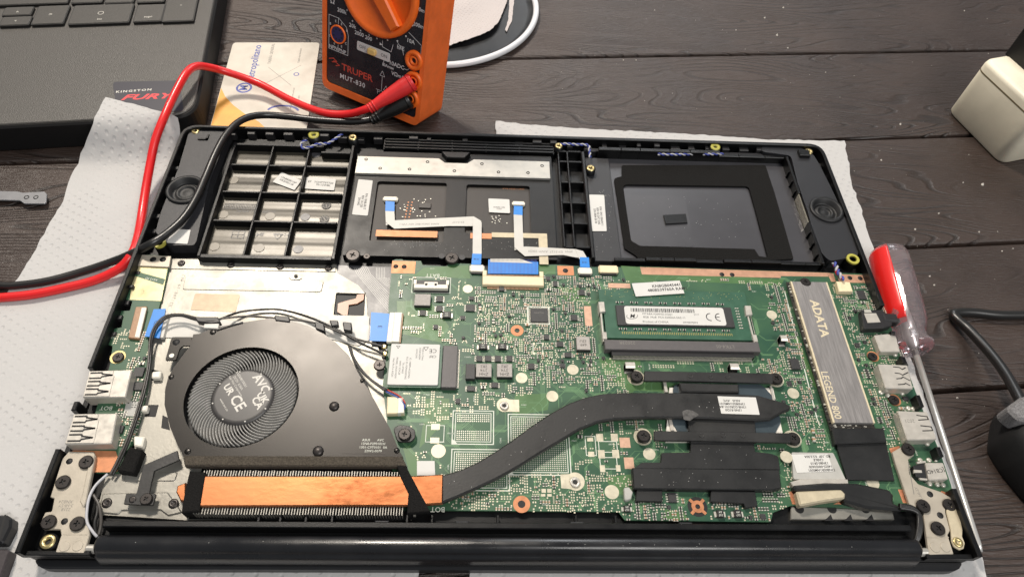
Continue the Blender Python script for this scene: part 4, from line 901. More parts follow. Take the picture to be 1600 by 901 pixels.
for k in range(n):
    a,b=4*k,4*k+4
    for i,j in ((1,2),(2,3),(3,0)): g.face((a+i,a+j,b+j,b+i)[::-1],0,True)
g.face((4*n,4*n+1,4*n+2,4*n+3)[::-1])
proto=g.build('fan_blade','blade',fan,origin=(0,0,10)); bm_=proto.data; bpy.data.objects.remove(proto)
NB=72
for k in range(NB): link('fan_blade',bm_,fan,(fx,fy,10),rotz=2*math.pi*k/NB)
hub=Geo().lathe(fx,fy,[(13.2,10),(13.2,13.2),(12.6,14.0),(12.0,14.25),(11.0,14.3),(.01,14.3)],56).build('fan_hub','hub',fan)
M['hubprint']=mat('hub_print',(196,192,184),.5)
g=Geo(); z=14.33; ro=-52
def hp(u,v): return P(u,v,14.3)
for t,u,v,s_,b in [('AVC',408,599,3.5,.03),('UK',410,621,3.0,.03),('CA',402,629,3.0,.03),('CE',371,629,4.4,.02),('UR',357,608,2.8,.03),('BAZA0815R5U',377,592,1.0,0),('DC5V  0.50A',372,598,1.0,0),('Asia Vital Components',368,603,.9,0),('www.avc.co',350,632,1.0,0)]: x,y=hp(u,v); g.text(t,x,y,z,s_,ro,0,b)
for k in range(8): a=k*.785+.3; g.lathe(fx+12*math.cos(a),fy+12*math.sin(a),[(.35,14.1),(.3,14.34)],10)
g.build('lettering','hubprint',hub)
for u,v,r_,h in [(522,634,2.1,1.1),(497,704,2.2,1.2),(332.5,518,1.4,.4),(267,588,1.2,.4),(293,704,1.3,.4),(566,594,1.0,.4),(620,703,1.2,.5)]:
    x,y=P(u,v,15.3); Geo().lathe(x,y,[(r_,15),(r_*.95,15+h*.5),(r_*.6,15+h*.9),(.01,15+h)],20).build('rivet','screw' if r_>1.6 else 'fan',fan)
br=[(269,526),(300,526),(299,540),(286,540),(281,544),(275,562),(258,562.5),(267,530)]
g=Geo().prism(rounded(PP(br,14),.5,2),13.2,14,.12); g.build('mounting_bracket','fan',fan)
x,y=P(275,534,14.2); Geo().lathe(x,y,[(1.6,13.9),(1.5,14.15),(.01,14.1)],16).build('screw_hole','screw_lo',fan); x,y=P(268,555,14.5); Geo().cyl(x,y,13.9,14.5,1.2,14,.2).build('pin','steel',fan)
arm=[(277,703),(280,718),(241,735),(233,770),(244,771),(239,789),(193,787),(197,770),(213,771),(224,726)]
Geo().prism(rounded(PP(arm,13),.4,2),12.2,13,.15).build('mounting_arm','pipe',fan)
screw(228,778.5,13,2.3,fan); x,y=P(207,779.5,13.1); Geo().lathe(x,y,[(1.3,12.9),(1.3,13.2),(.7,13.1)],14).build('pin','screw',fan)
g=Geo().prism(PP([(537,683),(602,685),(601,709.5),(534,708)],15.08),14.9,15.06,0,0)
for k,t in enumerate(['ASUS       AVC','13N0-P2P0101H','1301-C9T0101  0A','22W2-0079']): x,y=P(583,687+k*5.7,15.1); g.text(t,x,y,15.08,1.0,0,1)
g.build('label',['fan','silk'],fan)
Geo().prism(rounded(PP([(614,668),(625,663),(640,665),(649,672),(649,684),(641,690),(621,690)],13.2),2,3),12.4,13.2,.25).build('mounting_tab','pipe',fan)
screw(632,677.5,13.2,2.6,fan)
# outlet: sponge, fins, copper end of the heat pipe
Geo().prism(PP([(286,711),(628,712),(636,728),(288,727)],16.0),13,16.0,.5).build('sponge_strip','sponge',fan)
hx0,hx1,hy0,hy1=AR((312,735.5),(622,736),(640,804),(310,804),13.6)
g=Geo(); 
for k in range(76):
    x=hx0+(hx1-hx0)*k/75; x+=_rs.uniform(-.07,.07); g.box(x-.16,x+.16,hy0+_rs.uniform(-.15,.15),hy1+_rs.uniform(-.15,.15),9.4,14.0+_rs.uniform(-.2,.1))
hs=g.build('heatsink_fins','fin',LT,kind='stuff')
Geo().box(hx0-3,hx1+4,hy0-.5,hy1+4,9.0,9.4).build('fin_tray','case',LT)
Geo().prism(rounded(PP([(319,742.5),(650,742.5),(693,740),(692,786),(640,789.5),(311,790.5)],15.2),.6,2),13.6,15.2,.5).build('copper_heatpipe','copper',LT)
Geo().prism(PP([(277,758),(290,753),(290,782),(282,782),(275,768)],13.5),12,13.5,.4).build('copper_tip','copper',LT)
Geo().prism(PP([(296,735),(321,737),(311,798),(283,800),(289,765)],15.4),9.3,15.4,.4).build('foam_block','foam',LT)
Geo().prism(PP([(620,726),(634,727),(672,798),(636,801),(638,770),(626,745)],16.0),13.4,16.0,.3).build('foam_strap','foam',LT)
# heat pipe and processor clamp
hpz=15.6
up=[(690,742),(720,733),(745,722),(775,704),(800,687),(830,665),(860,645),(890,629),(915,620),(940,614.5),(970,612.5),(1060,612.5),(1130,614),(1185,617),(1200,621),(1226,628)]
dn=[(1235,633),(1235,639),(1226,642),(1205,654),(1180,656),(1110,653),(1060,651.5),(1000,652),(960,654),(935,658),(905,670),(880,685),(850,703),(810,728),(780,745),(740,764),(710,777),(690,785)]
Geo().prism([tuple(p) for p in PP(up+dn,hpz)],13.3,hpz,.6,bottom=True).build('heat_pipe','pipe',LT)
quadlabel([(1121,618.5),(1181,620.5),(1187,647.5),(1127,645.5)],hpz+.15,['13N0-R1D0','13NB-D2R0101-8A','13N0B501AM0101','ASUS   AVC'],LT,.95,rot=180,off=(-2.6,0),rr=.2,blk=False)
M['paste']=mat('dried_paste',(82,80,78),.45,var=.5,vscale=500)
Geo().prism(rounded(PP([(1066,642),(1073,639.5),(1082,641),(1094,648),(1084,652),(1078,657),(1068,655)],hpz+.05),.8,3),hpz-.2,hpz+.05).build('dried_paste','paste',LT)
cpu=Geo().prism(PP([(1046,605),(1208,606),(1226,690),(1040,690)],11.6),ZB,11.6).build('processor_carrier','cpuwhite',LT)
Geo().prism(rounded(PP([(1052,600),(1190,600),(1214,626),(1220,660),(1205,688),(1068,688),(1050,660)],12.0),3,4),11.6,12.0).build('processor','cpu',cpu)
block(*RC(1036,596,1232,695,ZB))
def bar(q,z=14.6,th=1.2): return Geo().prism(rounded(PP(q,z),.4,2),z-th,z,.2,bottom=True).build('clamp_bar','pipe',LT)
b1=bar([(1007,579),(1208,583),(1208,598),(1058,594.5),(1006,594.5)]); b2=bar([(1022,672.5),(1236,676),(1236,691),(1080,688),(1022,687.5)],14.6)
for u,v,b in [(995,588,b1),(1213.5,591,b1),(1006,681,b2),(1240.5,684.5,b2)]:
    x,y=P(u,v,13.4); Geo().lathe(x,y,[(2.9,12.4),(2.9,13.1),(2.6,13.3)],24).build('bar_end','pipe',b); screw(u,v-1,13.3,2.7,b)
    x,y=P(u-1,v+6,ZB+.1); block(x-4,x+4,y-4,y+4); Geo().prism(circ(x,y+1.5,3.9,24),ZB,ZB+.1).build('round_pad','cream_pad',mb)
for u,v,b in [(1079,587,b1),(1110.5,588.5,b1),(1136.5,588,b1),(1096,679.5,b2),(1130,679.5,b2),(1160,679.5,b2)]:
    x,y=P(u,v,14.6); Geo().lathe(x,y,[(1.15,14.5),(1.1,14.75),(.85,14.8),(.7,14.35),(.01,14.3)],16).build('rivet','pipe',b)
Geo().prism(PP([(1061,597),(1154,599.5),(1155,612),(1064,611.5)],14.0),12,14.0,.5).build('spring_block','pipe',b1)
Geo().prism(PP([(1074,655),(1180,656),(1182,691),(1079,691)],13.6),12,13.6,.3).build('spring_block','pipe',b2)
fl=Geo().prism(PP([(1003,722),(1033,722),(1034,707),(1079,706),(1079,691),(1178,691),(1180,705),(1204,708),(1216,712),(1219,733),(990,731)],13.0),ZB,13.0,.15).build('insulating_film','blackfilm',LT)
Geo().prism(PP([(988,730),(1218,733),(1221,762),(1208,765),(990,763)],13.9),ZB,13.9,.4).build('film_fold','blackfilm',fl)
for q in [[(995,764),(1035,765),(1035,783),(993,782)],[(1111,766),(1180,767),(1184,790),(1165,793),(1162,786),(1110,783)]]: Geo().prism(PP(q,12.6),ZB,12.6,.2).build('film_fold','blackfilm',fl)
w=PP([(985,703),(1222,705),(1225,790),(985,790)],ZB); block(min(p[0] for p in w)+2,max(p[0] for p in w)-2,min(p[1] for p in w)+9,max(p[1] for p in w))
Geo().prism(rounded(PP([(975,761),(983,760),(989,768),(986,779),(976,782)],12.8),.7,3),ZB,12.8,.3).build('adhesive_blob','acetate',mb)
x0,x1,y0,y1=RC(972,759,992,783,12); block(x0,x1,y0,y1)
# thin steel lips of the processor socket
for q in [[(1036,596),(1041,596),(1044,612),(1039,612)],[(1044,652),(1049,652),(1054,672),(1048,672)],[(1203,602),(1206,602),(1213,632),(1209,632)]]: Geo().prism(PP(q,12.2),ZB,12.2,.1).build('socket_lip','shell',cpu)

# ------------------------------------------------------------------ ports on the right
def port(name,q,z,m='shell',ch=.35): 
    w=PP(q,z); block(min(p[0] for p in w),max(p[0] for p in w),min(p[1] for p in w),max(p[1] for p in w)); return Geo().prism(rounded(w,.5,2),9.4,z,ch).build(name,m,mb)
aj=port('audio_jack',[(1346,483),(1378,484),(1386,489),(1395,497),(1394,508),(1381,512),(1350,513)],14.5,'black_plastic'); 
Geo().prism(PP([(1350,489),(1369,489),(1376,503),(1356,504)],14.7),14.3,14.75,.1).build('jack_shell','shell',mb); Geo().prism(PP([(1350,484),(1360,483),(1362,488),(1351,488)],14.6),14.3,14.65).build('jack_tab','solder',mb)
x,y=P(1387,498,13); Geo().box(x-3,x+5.2,y-2.4,y+2.4,10,14.8,.8).build('jack_barrel','black_plastic',mb)
port('usb_port',[(1366,523),(1388,521),(1400,524),(1407,549),(1376,549)],14,'shell')
up_=port('usb_port',[(1372,568),(1418,570),(1427,607),(1384,606)],15.6)
def slots(ob,q,z,segs):
    a,b,c,d=[Vector(p) for p in PP(q,z)]; g=Geo()
    for pts in segs: g.line([tuple((a*(1-s)+b*s)*(1-t)+(d*(1-s)+c*s)*t) for s,t in pts],.5,z+.012)
    g.build('spring_slots','screw_lo',mb)
slots(up_,[(1372,568),(1418,570),(1427,607),(1384,606)],15.6,[[(.5,.1),(.7,.12),(.78,.2),(.9,.12)],[(.5,.36),(.66,.38),(.74,.44),(.95,.32)],[(.5,.6),(.66,.58),(.74,.52),(.95,.66)],[(.5,.84),(.7,.82),(.78,.78),(.9,.86)]])
hd=port('video_port',[(1403,641),(1449,643),(1464,686),(1418,687)],15.4)
slots(hd,[(1401,640),(1448,643),(1464,686),(1420,686)],15.4,[[(.62,.15),(.95,.18)],[(.95,.18),(.96,.28),(.62,.32)],[(.62,.52),(.96,.55)],[(.96,.55),(.97,.68),(.62,.70)]])
g=Geo(); x,y=P(1421,657,15.4); g.text('2021',x,y,15.42,1.6,180); g.build('lettering','ink_grey',hd)
for u,v in [(1380,541),(1399,553),(1388,617),(1377,612),(1410,613),(1428,638),(1449,692),(1420,637)]:
    x,y=P(u,v,ZB+.6); Geo().lathe(x,y,[(1.2,ZB),(1.1,ZB+.5),(.5,ZB+.8)],14).build('solder_tab','solder',mb); block(x-1,x+1,y-1,y+1)
dj=port('power_jack',[(1446,722),(1474,722),(1482,748),(1452,750)],14.2); g=Geo(); x,y=P(1462,735,14.2); g.text('[CB14D',x,y,14.22,1.7,188); g.build('lettering','ink',dj)
Geo().prism(PP([(1427,727),(1444,722),(1449,748),(1432,744)],13.6),ZB,13.6,.3).build('jack_body','black_plastic',mb)
for q in [[(1428,733),(1440,734),(1441,738),(1428,738)],[(1432,721),(1446,719),(1447,722),(1434,724)],[(1436,746),(1449,747),(1449,750),(1438,749)]]: Geo().prism(PP(q,13.8),13.0,13.9,.1).build('jack_pin','shell',mb)
for u,v in [(1438,718),(1452,718),(1462,717),(1453,755),(1465,756),(1474,757)]: x,y=P(u,v,ZB+.4); Geo().lathe(x,y,[(1.1,ZB),(1.0,ZB+.4),(.5,ZB+.6)],14).build('solder_tab','solder',mb); block(x-1,x+1,y-1,y+1)
ann('screw_ring',1364,556.5,2.8,1.2,'copper_pad'); ann('screw_ring',1397.5,624.5,2.9,1.2,'copper_pad'); screw(1364,556,ZB+.1,2.2,mb); screw(1397.5,624,ZB+.1,2.3,mb)
# small cream wire connector with the speaker wires
cc=Geo().prism(PP([(1307,439),(1328,440),(1333,455),(1311,455)],13.4),ZB,13.4,.3).build('wire_connector','cream_plastic',mb); block(*RC(1305,438,1335,460,ZB))
g=Geo()
for k in range(6): a=P(1311+k*4,457,ZB+.3); g.box(a[0]-.25,a[0]+.25,a[1]-.9,a[1]+.3,ZB,ZB+.5)
g.build('pins','solder',mb,kind='stuff')
# display cable with clear patch, tape, black sleeve
Geo().prism(rounded(PP([(1237,706),(1302,707),(1322,750),(1240,748)],12.2),.6,2),ZB,12.2).build('clear_patch','acetate',LT); block(*RC(1234,704,1325,752,ZB))
quadlabel([(1236.5,709.5),(1293,708.5),(1303,736),(1245,738)],12.35,['13NB0SR1AM0501','14025-00050600','13NB0-SR10','CABLE','RD_10P  0.S.S.S0A'],LT,.95,rot=182,off=(3,0),rr=.2)
x,y=P(1229,713,12.7); Geo().prism(circ(x,y,2.6,24),12.3,12.6,.1).build('cork_dot','cream_pad',LT)
Geo().prism(PP([(1235,752),(1250,748),(1325,748),(1326,755),(1240,760)],13),ZB,13,.3).build('display_connector','shell',LT)
Geo().prism(rounded(PP([(1240,757),(1290,753),(1340,754),(1390,764),(1397,772),(1396,785),(1408,790),(1412,797),(1392,796),(1355,793),(1320,783),(1315,768),(1250,766),(1242,765)],14.2),.8,2),ZB,14.2,.9).build('display_cable','blackfilm',LT)
Geo().prism(rounded(PP([(1244,767),(1315,764),(1322,771),(1320,778),(1285,783),(1250,789.5)],14.6),.7,3),11,14.6,.6).build('tape_wrap','tape',LT)
M['copperdots']=mat('perforated_copper',(196,130,96),.5,metal=.3,var=.3,vscale=1600)
for q in [[(1232,768),(1244,766),(1250,788),(1238,787)],[(1322,779),(1338,781),(1338,788),(1302,787)],[(1403,764),(1414,764),(1420,786),(1411,785)],[(1389,700),(1405,696),(1424,768),(1414,780),(1398,720)],[(1470,766),(1477,768),(1478,774),(1472,772)]]:
    w=PP(q,ZB+.05); block(min(p[0] for p in w),max(p[0] for p in w),min(p[1] for p in w),max(p[1] for p in w),-.5); Geo().prism(w,ZB-.1,ZB+.05).build('copper_patch','copperdots',mb)
# ------------------------------------------------------------------ hinge brackets
def crop(pts,ox,oy,k=4): return [(ox+a/k,oy+b/k) for a,b in pts]
lh=crop([(430,118),(585,122),(597,150),(550,385),(515,430),(535,475),(560,640),(525,755),(345,750),(382,640),(376,605),(268,604),(248,570),(282,498),(322,494),(338,412),(313,404),(388,165)],0,675)
zb=12.6
hl=Geo().prism(rounded(PP(lh,zb),.5,3),zb-1.4,zb,.25).build('hinge_bracket','bracket',LT)
for a,b in [(535,183),(390,308),(300,558),(480,568)]: screw(a/4,675+b/4,zb,2.75,hl)
for a,b in [(433,180),(402,555)]: x,y=P(a/4,675+b/4,zb+.1); Geo().lathe(x,y,[(1.3,zb-.1),(1.25,zb+.06),(.01,zb+.05)],14).build('screw_hole','screw_lo',hl)
for a,b in [(403,712),(485,708)]: x,y=P(a/4,675+b/4,zb+.2); Geo().cyl(x,y,zb-.1,zb+.25,1.9,20,.15).build('rivet','bracket',hl)
a=P(95,834,zb); b=P(139,834,zb); Geo().box(a[0]+1,b[0]-.6,a[1]-.2,a[1]+.2,zb-.05,zb+.12,.05).build('fold_line','bracket',hl)
g=Geo(); 
for k,t in enumerate(['XNB24','3-HI-SY','2218']): x,y=P(103,783+k*6,zb); g.text(t,x,y,zb+.02,1.2,180)
g.build('lettering','ink_grey',hl)
tape_l=crop([(515,380),(560,150),(590,145),(590,170),(545,390),(535,440),(520,470),(498,430)],0,675)
Geo().prism(rounded(PP(tape_l,13.2),.4,2),zb-.5,13.2,.3).build('bracket_flange','bracket',hl)
rh=crop([(868,72),(905,85),(918,110),(912,145),(878,170),(885,260),(940,322),(1085,372),(1150,410),(1172,440),(1112,452),(1110,500),(1140,612),(1124,640),(1162,760),(1008,766),(972,500),(945,475),(885,450),(800,200),(778,122)],1200,675)
hr=Geo().prism(rounded(PP(rh,zb),.5,3),zb-1.4,zb,.25).build('hinge_bracket','bracket',LT)
for a,b in [(880,103),(975,458),(1067,597)]: screw(1200+a/4,675+b/4,zb,2.75,hr)
for a,b in [(1013,385),(1077,517)]: x,y=P(1200+a/4,675+b/4,zb+.1); Geo().lathe(x,y,[(1.35,zb-.1),(1.3,zb+.06),(.01,zb+.05)],14).build('screw_hole','screw_lo',hr)
screw(1200+1137/4,675+452/4,zb-.2,2.6,hr)
for a,b in [(1045,718),(1110,716)]: x,y=P(1200+a/4,675+b/4,zb+.2); Geo().cyl(x,y,zb-.1,zb+.25,1.9,20,.15).build('rivet','bracket',hr)
g=Geo().line(PP([(1419,722),(1428,771)],zb),.35,zb+.02); g.build('crease','ink_grey',hr)
g=Geo(); x,y=P(1436,770,zb); g.text('1-HI-SY',x,y,zb+.02,1.2,100); g.build('lettering','ink_grey',hr)
a=P(1447,838.5,zb); b=P(1480,838.5,zb); Geo().box(a[0]+.4,b[0]+.6,a[1]-.2,a[1]+.2,zb-.05,zb+.12,.05).build('fold_line','bracket',hr)
tp_=crop([(1120,458),(1195,470),(1200,520),(1218,610),(1215,650),(1232,690),(1225,725),(1200,735),(1165,715),(1150,680),(1145,610),(1118,500)],1200,675)
Geo().prism(rounded(PP(tp_,13.3),.8,3),12.5,13.3,.25).build('grounding_tape','tape',LT)
x,y=P(1498,846,14); Geo().lathe(x,y,[(1.9,13.2),(1.9,13.7),(1.4,13.8),(.7,13.8),(.6,13.2)],20).build('screw_boss','brass',LT)
# ------------------------------------------------------------------ hinge bar and front trench
bx0,bx1=P(153,850,12)[0],P(1434,855,12)[0]; by=P(800,842,15)[1]
prof=[(by+1.6,9.0),(by+1.5,12.8),(by+1.1,14.0),(by+.5,14.65),(by-.4,15.05),(by-1.4,15.3),(by-2.4,15.38),(by-3.3,15.15),(by-4.2,14.4),(by-4.9,13.2),(by-5.4,12.3),(by-5.7,12.1),(by-6.3,11.7),(by-7.0,10.0),(by-7.4,8.0),(by-7.6,5.8),(by-7.2,4.6),(by-6.0,3.6)]
g=Geo(); N=len(prof)
for x,s_ in ((bx0,.9),(bx0+1.0,1),(bx1-1.0,1),(bx1,.9)):
    cy,cz=by-3,9.5; g.add([(x,cy+(y-cy)*s_,cz+(z-cz)*s_) for y,z in prof])
for k in range(3):
    for j in range(N-1): g.face((k*N+j,k*N+j+1,(k+1)*N+j+1,(k+1)*N+j),0,True)
g.face(range(N-1,-1,-1)); g.face(range(3*N,4*N))
g.f=[f[::-1] for f in g.f]
g.build('hinge_cover','hinge',LT)
for xa,xb,ty in ((-158,bx0+.5,1),(bx1-.5,162,1)):
    g=Geo(); i=g.add([(x,by-3+1.7*math.cos(a),10.8+1.7*math.sin(a)) for x in (xa,xb) for a in np.linspace(0,2*math.pi,13)[:12]])
    for k in range(12): g.face((i+k,i+(k+1)%12,i+12+(k+1)%12,i+12+k)[::-1],0,True)
    g.build('hinge_shaft','steel',LT)
wy1=P(800,815,15)[1]; wy0=P(800,825,15)[1]
Geo().box(bx0+.5,bx1-1.5,wy0,wy1,8,14.6,.35).build('trench_wall','case',top_case)
yb=P(800,805,12)[1]
for k,u in enumerate([404,438,478,519,636,675,778,900,962]): x=P(u,808,13)[0]; Geo().box(x-.5,x+.5,wy1,yb,8,12.8,.2).build('rib','case',top_case)
for u in [596,722,902,1072]: x=P(u,815,14.6)[0]; Geo().box(x-2.6,x+2.6,wy1-.4,wy1+.7,12,14.0,.3).build('clip','speaker',top_case)
mp_=PP([(1236,790),(1395,797),(1398,811),(1236,811)],9.6)
Geo().prism(mp_,8.2,9.6,.3).build('steel_tray','silver',LT)
for k,u in enumerate([1249,1300,1352]): x,y=P(u,794,9.7); Geo().prism(circ(x,y,1.9,16),9.0,9.64).build('tray_hole','screw_lo',LT)
for u in [1294,1325,1358]: x,y=P(u,809,9.7); Geo().prism([(x-1.8,y-1),(x+1.8,y-1),(x+1.6,y+1.6)],9.0,9.66).build('tray_notch','screw_lo',LT)
# ------------------------------------------------------------------ thin antenna and fan wires
def wire(name,pts,r,m,parent=LT): return Geo().tube(spline([P3(*p) for p in pts],8),r,7).build(name,m,parent)
wire('antenna_cable',[(176,742,11.5),(188,720,12),(205,680,12.5),(224,620,12.5),(233,580,12),(236,552,12),(238,530,13),(246,510,13.5),(262,496,14),(283,493,14),(305,499,14.5),(328,502,15),(345,498,14.5),(372,488,12),(400,484,11),(430,483,11),(455,487,11.5),(490,498,13),(525,514,13.5),(560,534,14),(585,546,13.5),(599,552.5,13.3)],.55,'wire_black')
wire('antenna_cable',[(172,741,11),(184,718,11.6),(201,680,12),(220,622,12),(230,580,11.8),(233,550,11.8),(235,528,12.2),(243,508,13),(259,493.5,13.4),(283,491,13.4),(310,497,13.6),(333,500,14.4),(350,497,14.6),(385,494,14),(420,496,14.5),(452,499,14.6),(480,502,14),(512,511,13.5),(550,527,13.6),(580,536,13.4),(598,541,13.2)],.5,'wire_grey')
wire('antenna_cable',[(168,740,11),(150,757,12),(140,775,13),(136,795,13),(136,815,12.6),(145,830,12),(152,838,11)],.55,'wire_white')
wire('antenna_cable',[(152,780,11),(152,800,11),(148,818,11),(151,838,10)],.7,'wire_black'); wire('antenna_cable',[(146,772,12),(155,790,12),(158,815,11),(154,836,10)],.6,'wire_grey')
for q,z in [([(303,494),(340,494.5),(345,503),(330,505),(308,502)],15.4),([(428,491),(452,494),(453,503),(430,500)],15.6),([(491,501),(506,505),(508,518),(493,513)],15.6),([(514,499),(528,500),(529,508),(518,509)],14.8),([(535,502),(549,503),(550,517),(537,515)],15.2),([(336,515),(379,501),(380,504),(341,514)],15.6)]:
    Geo().prism(rounded(PP(q,z),.5,2),12.5,z,.4).build('cable_clip','black_plastic',LT)
Geo().prism(PP([(319,505.5),(342,505),(341,513),(318,512)],15.8),14.9,15.8,.2).build('white_tape','ffc',LT)
for k,(c,du) in enumerate([('wire_black',0),('wire_red',1.2),('wire_blue',-1.2)]):
    wire('fan_wire',[(546+du,540,14),(553+du,560,13.6),(566+du,580,13.2),(582+du,595,13),(604+du,610-du,13)],.4,'wire_black')
    wire('fan_wire',[(604+du,610-du,13),(622+du,619-du,13.2),(632,630-2*du,13.4),(631,637-2*du,13),(626,639-2*du,12.6)],.32,c)
for k in range(2): wire('antenna_cable',[(553+k*3,575,12.5),(566+k*3,594,12.5),(582+k*3,630,12.5),(604+k*3,668,12.5)],.45,'wire_black')
for k in range(3): wire('display_wire',[(1405,789+k*2,14.2),(1424,792+k*2,14),(1436-k,803,13.5),(1439-k*2,820,13),(1436-k*2,838,12),(1430-k,848,11)],.9,'wire_black')
# ------------------------------------------------------------------ board detail: pads, silkscreen, traces, small components
rnd=random.Random(77)
def bga(px,z=ZB+.03,full=True,pitch=.86):
    x0,x1,y0,y1=RC(*px,z); g=Geo(); nx=int((x1-x0)/pitch); ny=int((y1-y0)/pitch)
    for i in range(nx):
        for j in range(ny):
            f=j/ny
            if not full and .34<f<.62: continue
            x=x0+(i+.5)*(x1-x0)/nx; y=y0+(j+.5)*(y1-y0)/ny; g.prism([(x-.24,y-.24),(x+.24,y-.24),(x+.24,y+.24),(x-.24,y+.24)],ZB,z)
    g.build('ball_pads','solder',mb,kind='stuff'); block(x0,x1,y0,y1,.6)
    for d,w in ((.5,.34),(1.6,.42)): SILK.line(rect(x0-d,x1+d,y0-d,y1+d),w,ZB+.03+d*.002,closed=True)
    SILK.prism([(x0-1.7,y0-1.7),(x0+.9,y0-1.7),(x0-1.7,y0+.9)],ZB,ZB+.036)
bga((714,646.5,765,688),full=False); bga((800,652,886,736)); bga((712,707,790,760))
def pads(lst,m='cream_pad',name='solder_pad'):
    for px in lst: pad(px,m,name)
pads([(674,661.5,687,671),(672.5,683,686,692),(917,683,927,689),(918.5,705,929,713),(931,677,943,689),(954,677,966,689),(934,702.5,945.5,715.5),(956,702,968,715),(937,726,946,737),(962,726,970,736),(846,763,853,769),(855,763,862,769),(845,771,852,775),(855,771,862,775)])
pads([(967.5,683,985.5,699),(974.5,714,991.5,732)],'pinkpad')
for px in [(666.5,664,693,690),(914,681,932,711),(935,689,965,706),(937,714,965,732)]: silkrect(px,.3)
SILK.line(PP([(838,0+536),(848,536),(848,552),(833,552),(833,536)],ZB),.4,ZB+.032)
for px in [(833,535,836,539),(847,535,850,539),(833,550,836,554),(847,550,850,554)]: pad(px,'cream_pad','solder_pad')
# silkscreen designators: tiny printed codes
for k in range(150):
    u,v=rnd.uniform(615,1470),rnd.uniform(412,808); x,y=P(u,v,ZB)
    if inpoly(x,y,MBP) and not any(a<x<b and c<y<d for a,b,c,d in OBST): SILK.text(rnd.choice(('PR','C','R','U','PC','L','PQ'))+str(rnd.randint(10,9900)),x,y,ZB+.034,.62,rnd.choice((180,180,90,0)))
for s_,u,v in [('X515FP',755,533),('PAD8002',950,446),('H1-1316',704,585),('JEDMIC',930,448),('TPM3002',1085,0)]:
    if v: label_silk(s_,u,v,.85)
SILK.build('silkscreen','silk',mb,kind='stuff')
# traces
TR=Geo(); zt=ZB+.02
for k in range(620):
    u,v=rnd.uniform(612,1480),rnd.uniform(410,812); x,y=P(u,v,ZB); a=rnd.choice((0,45,90,135,180,225,270,315)); n=rnd.choice((1,1,2,3,5)); pts=[(x,y)]
    for s_ in range(rnd.randint(2,4)):
        L_=rnd.uniform(1.5,8); x+=L_*math.cos(math.radians(a)); y+=L_*math.sin(math.radians(a)); pts.append((x,y)); a+=rnd.choice((-45,45))
    off=rnd.choice((.5,.6)); w=rnd.choice((.14,.18,.3))
    for j in range(n):
        q=[(px+j*off*.7,py+j*off*.7) for px,py in pts]
        if all(inpoly(*p,MBP) for p in q): TR.line(q,w,zt+rnd.random()*.006)
TR.build('traces','trace',mb,kind='stuff')
# small surface-mount parts, kept clear of everything placed above
SM=Geo(); SMATS=['solder','tan_cap','dark_cap','cream_pad','chip']
def free(x0,x1,y0,y1): return not any(a<x1 and x0<b and c<y1 and y0<d for a,b,c,d in OBST)
cells={}
def take(x0,x1,y0,y1,m=.12):
    ks={(int(i//3),int(j//3)) for i in (x0-m,x1+m) for j in (y0-m,y1+m)}
    for k in ks:
        for a,b,c,d in cells.get(k,()):
            if a<x1+m and x0-m<b and c<y1+m and y0-m<d: return False
    for k in ks: cells.setdefault(k,[]).append((x0,x1,y0,y1))
    return True
def comp(x,y,kind,rot):
    W,H={'cap':(1.35,.72),'res':(1.5,.75),'big':(2.2,1.25),'pads':(1.5,.65),'ic':(2.7,2.5),'dot':(.66,.66),'sot':(1.9,1.7),'row':(3.2,.6)}[kind]
    if rot: W,H=H,W
    x0,x1,y0,y1=x-W/2,x+W/2,y-H/2,y+H/2
    if not free(x0,x1,y0,y1) or not take(x0,x1,y0,y1): return False
    z=ZB
    if kind in('cap','res','big'):
        h={'cap':.55,'res':.4,'big':1.0}[kind]; bm={'cap':rnd.choice((1,1,2)),'res':2,'big':rnd.choice((1,1,2))}[kind]
        if rot:
            e=H*.3; SM.box(x0,x1,y0,y0+e,z,z+h,.05,0); SM.box(x0,x1,y1-e,y1,z,z+h,.05,0); SM.box(x0+.03,x1-.03,y0+e,y1-e,z,z+h-.04,0,bm)
        else:
            e=W*.3; SM.box(x0,x0+e,y0,y1,z,z+h,.05,0); SM.box(x1-e,x1,y0,y1,z,z+h,.05,0); SM.box(x0+e,x1-e,y0+.03,y1-.03,z,z+h-.04,0,bm)
    elif kind=='pads':
        if rot: SM.box(x0,x1,y0,y0+H*.36,z,z+.06,0,3); SM.box(x0,x1,y1-H*.36,y1,z,z+.06,0,3)
        else: SM.box(x0,x0+W*.36,y0,y1,z,z+.06,0,3); SM.box(x1-W*.36,x1,y0,y1,z,z+.06,0,3)
    elif kind=='dot': SM.prism(circ(x,y,.33,8),z,z+.05,0,3)
    elif kind=='row':
        for k in range(4):
            if rot: yy=y0+(k+.5)*H/4; SM.box(x0,x1,yy-.2,yy+.2,z,z+.06,0,3)
            else: xx=x0+(k+.5)*W/4; SM.box(xx-.2,xx+.2,y0,y1,z,z+.06,0,3)
    else:
        SM.box(x0+.25,x1-.25,y0+.25,y1-.25,z,z+(.8 if kind=='ic' else .9),.06,4)
        for k in range(3 if kind=='ic' else 2):
            f=(k+.5)/(3 if kind=='ic' else 2); xx=x0+f*W; yy=y0+f*H
            SM.box(xx-.18,xx+.18,y0,y0+.25,z,z+.2,0,0); SM.box(xx-.18,xx+.18,y1-.25,y1,z,z+.2,0,0)
            if kind=='ic': SM.box(x0,x0+.25,yy-.16,yy+.16,z,z+.2,0,0); SM.box(x1-.25,x1,yy-.16,yy+.16,z,z+.2,0,0)
    return True
POP=['cap']*8+['res']*6+['pads']*5+['dot']*5+['ic','sot','sot','big','row']
BARE=['pads']*9+['dot']*5+['row']*3+['cap']*2+['res']
MID=['cap']*5+['res']*5+['pads']*6+['dot']*6+['sot','big','row','ic']
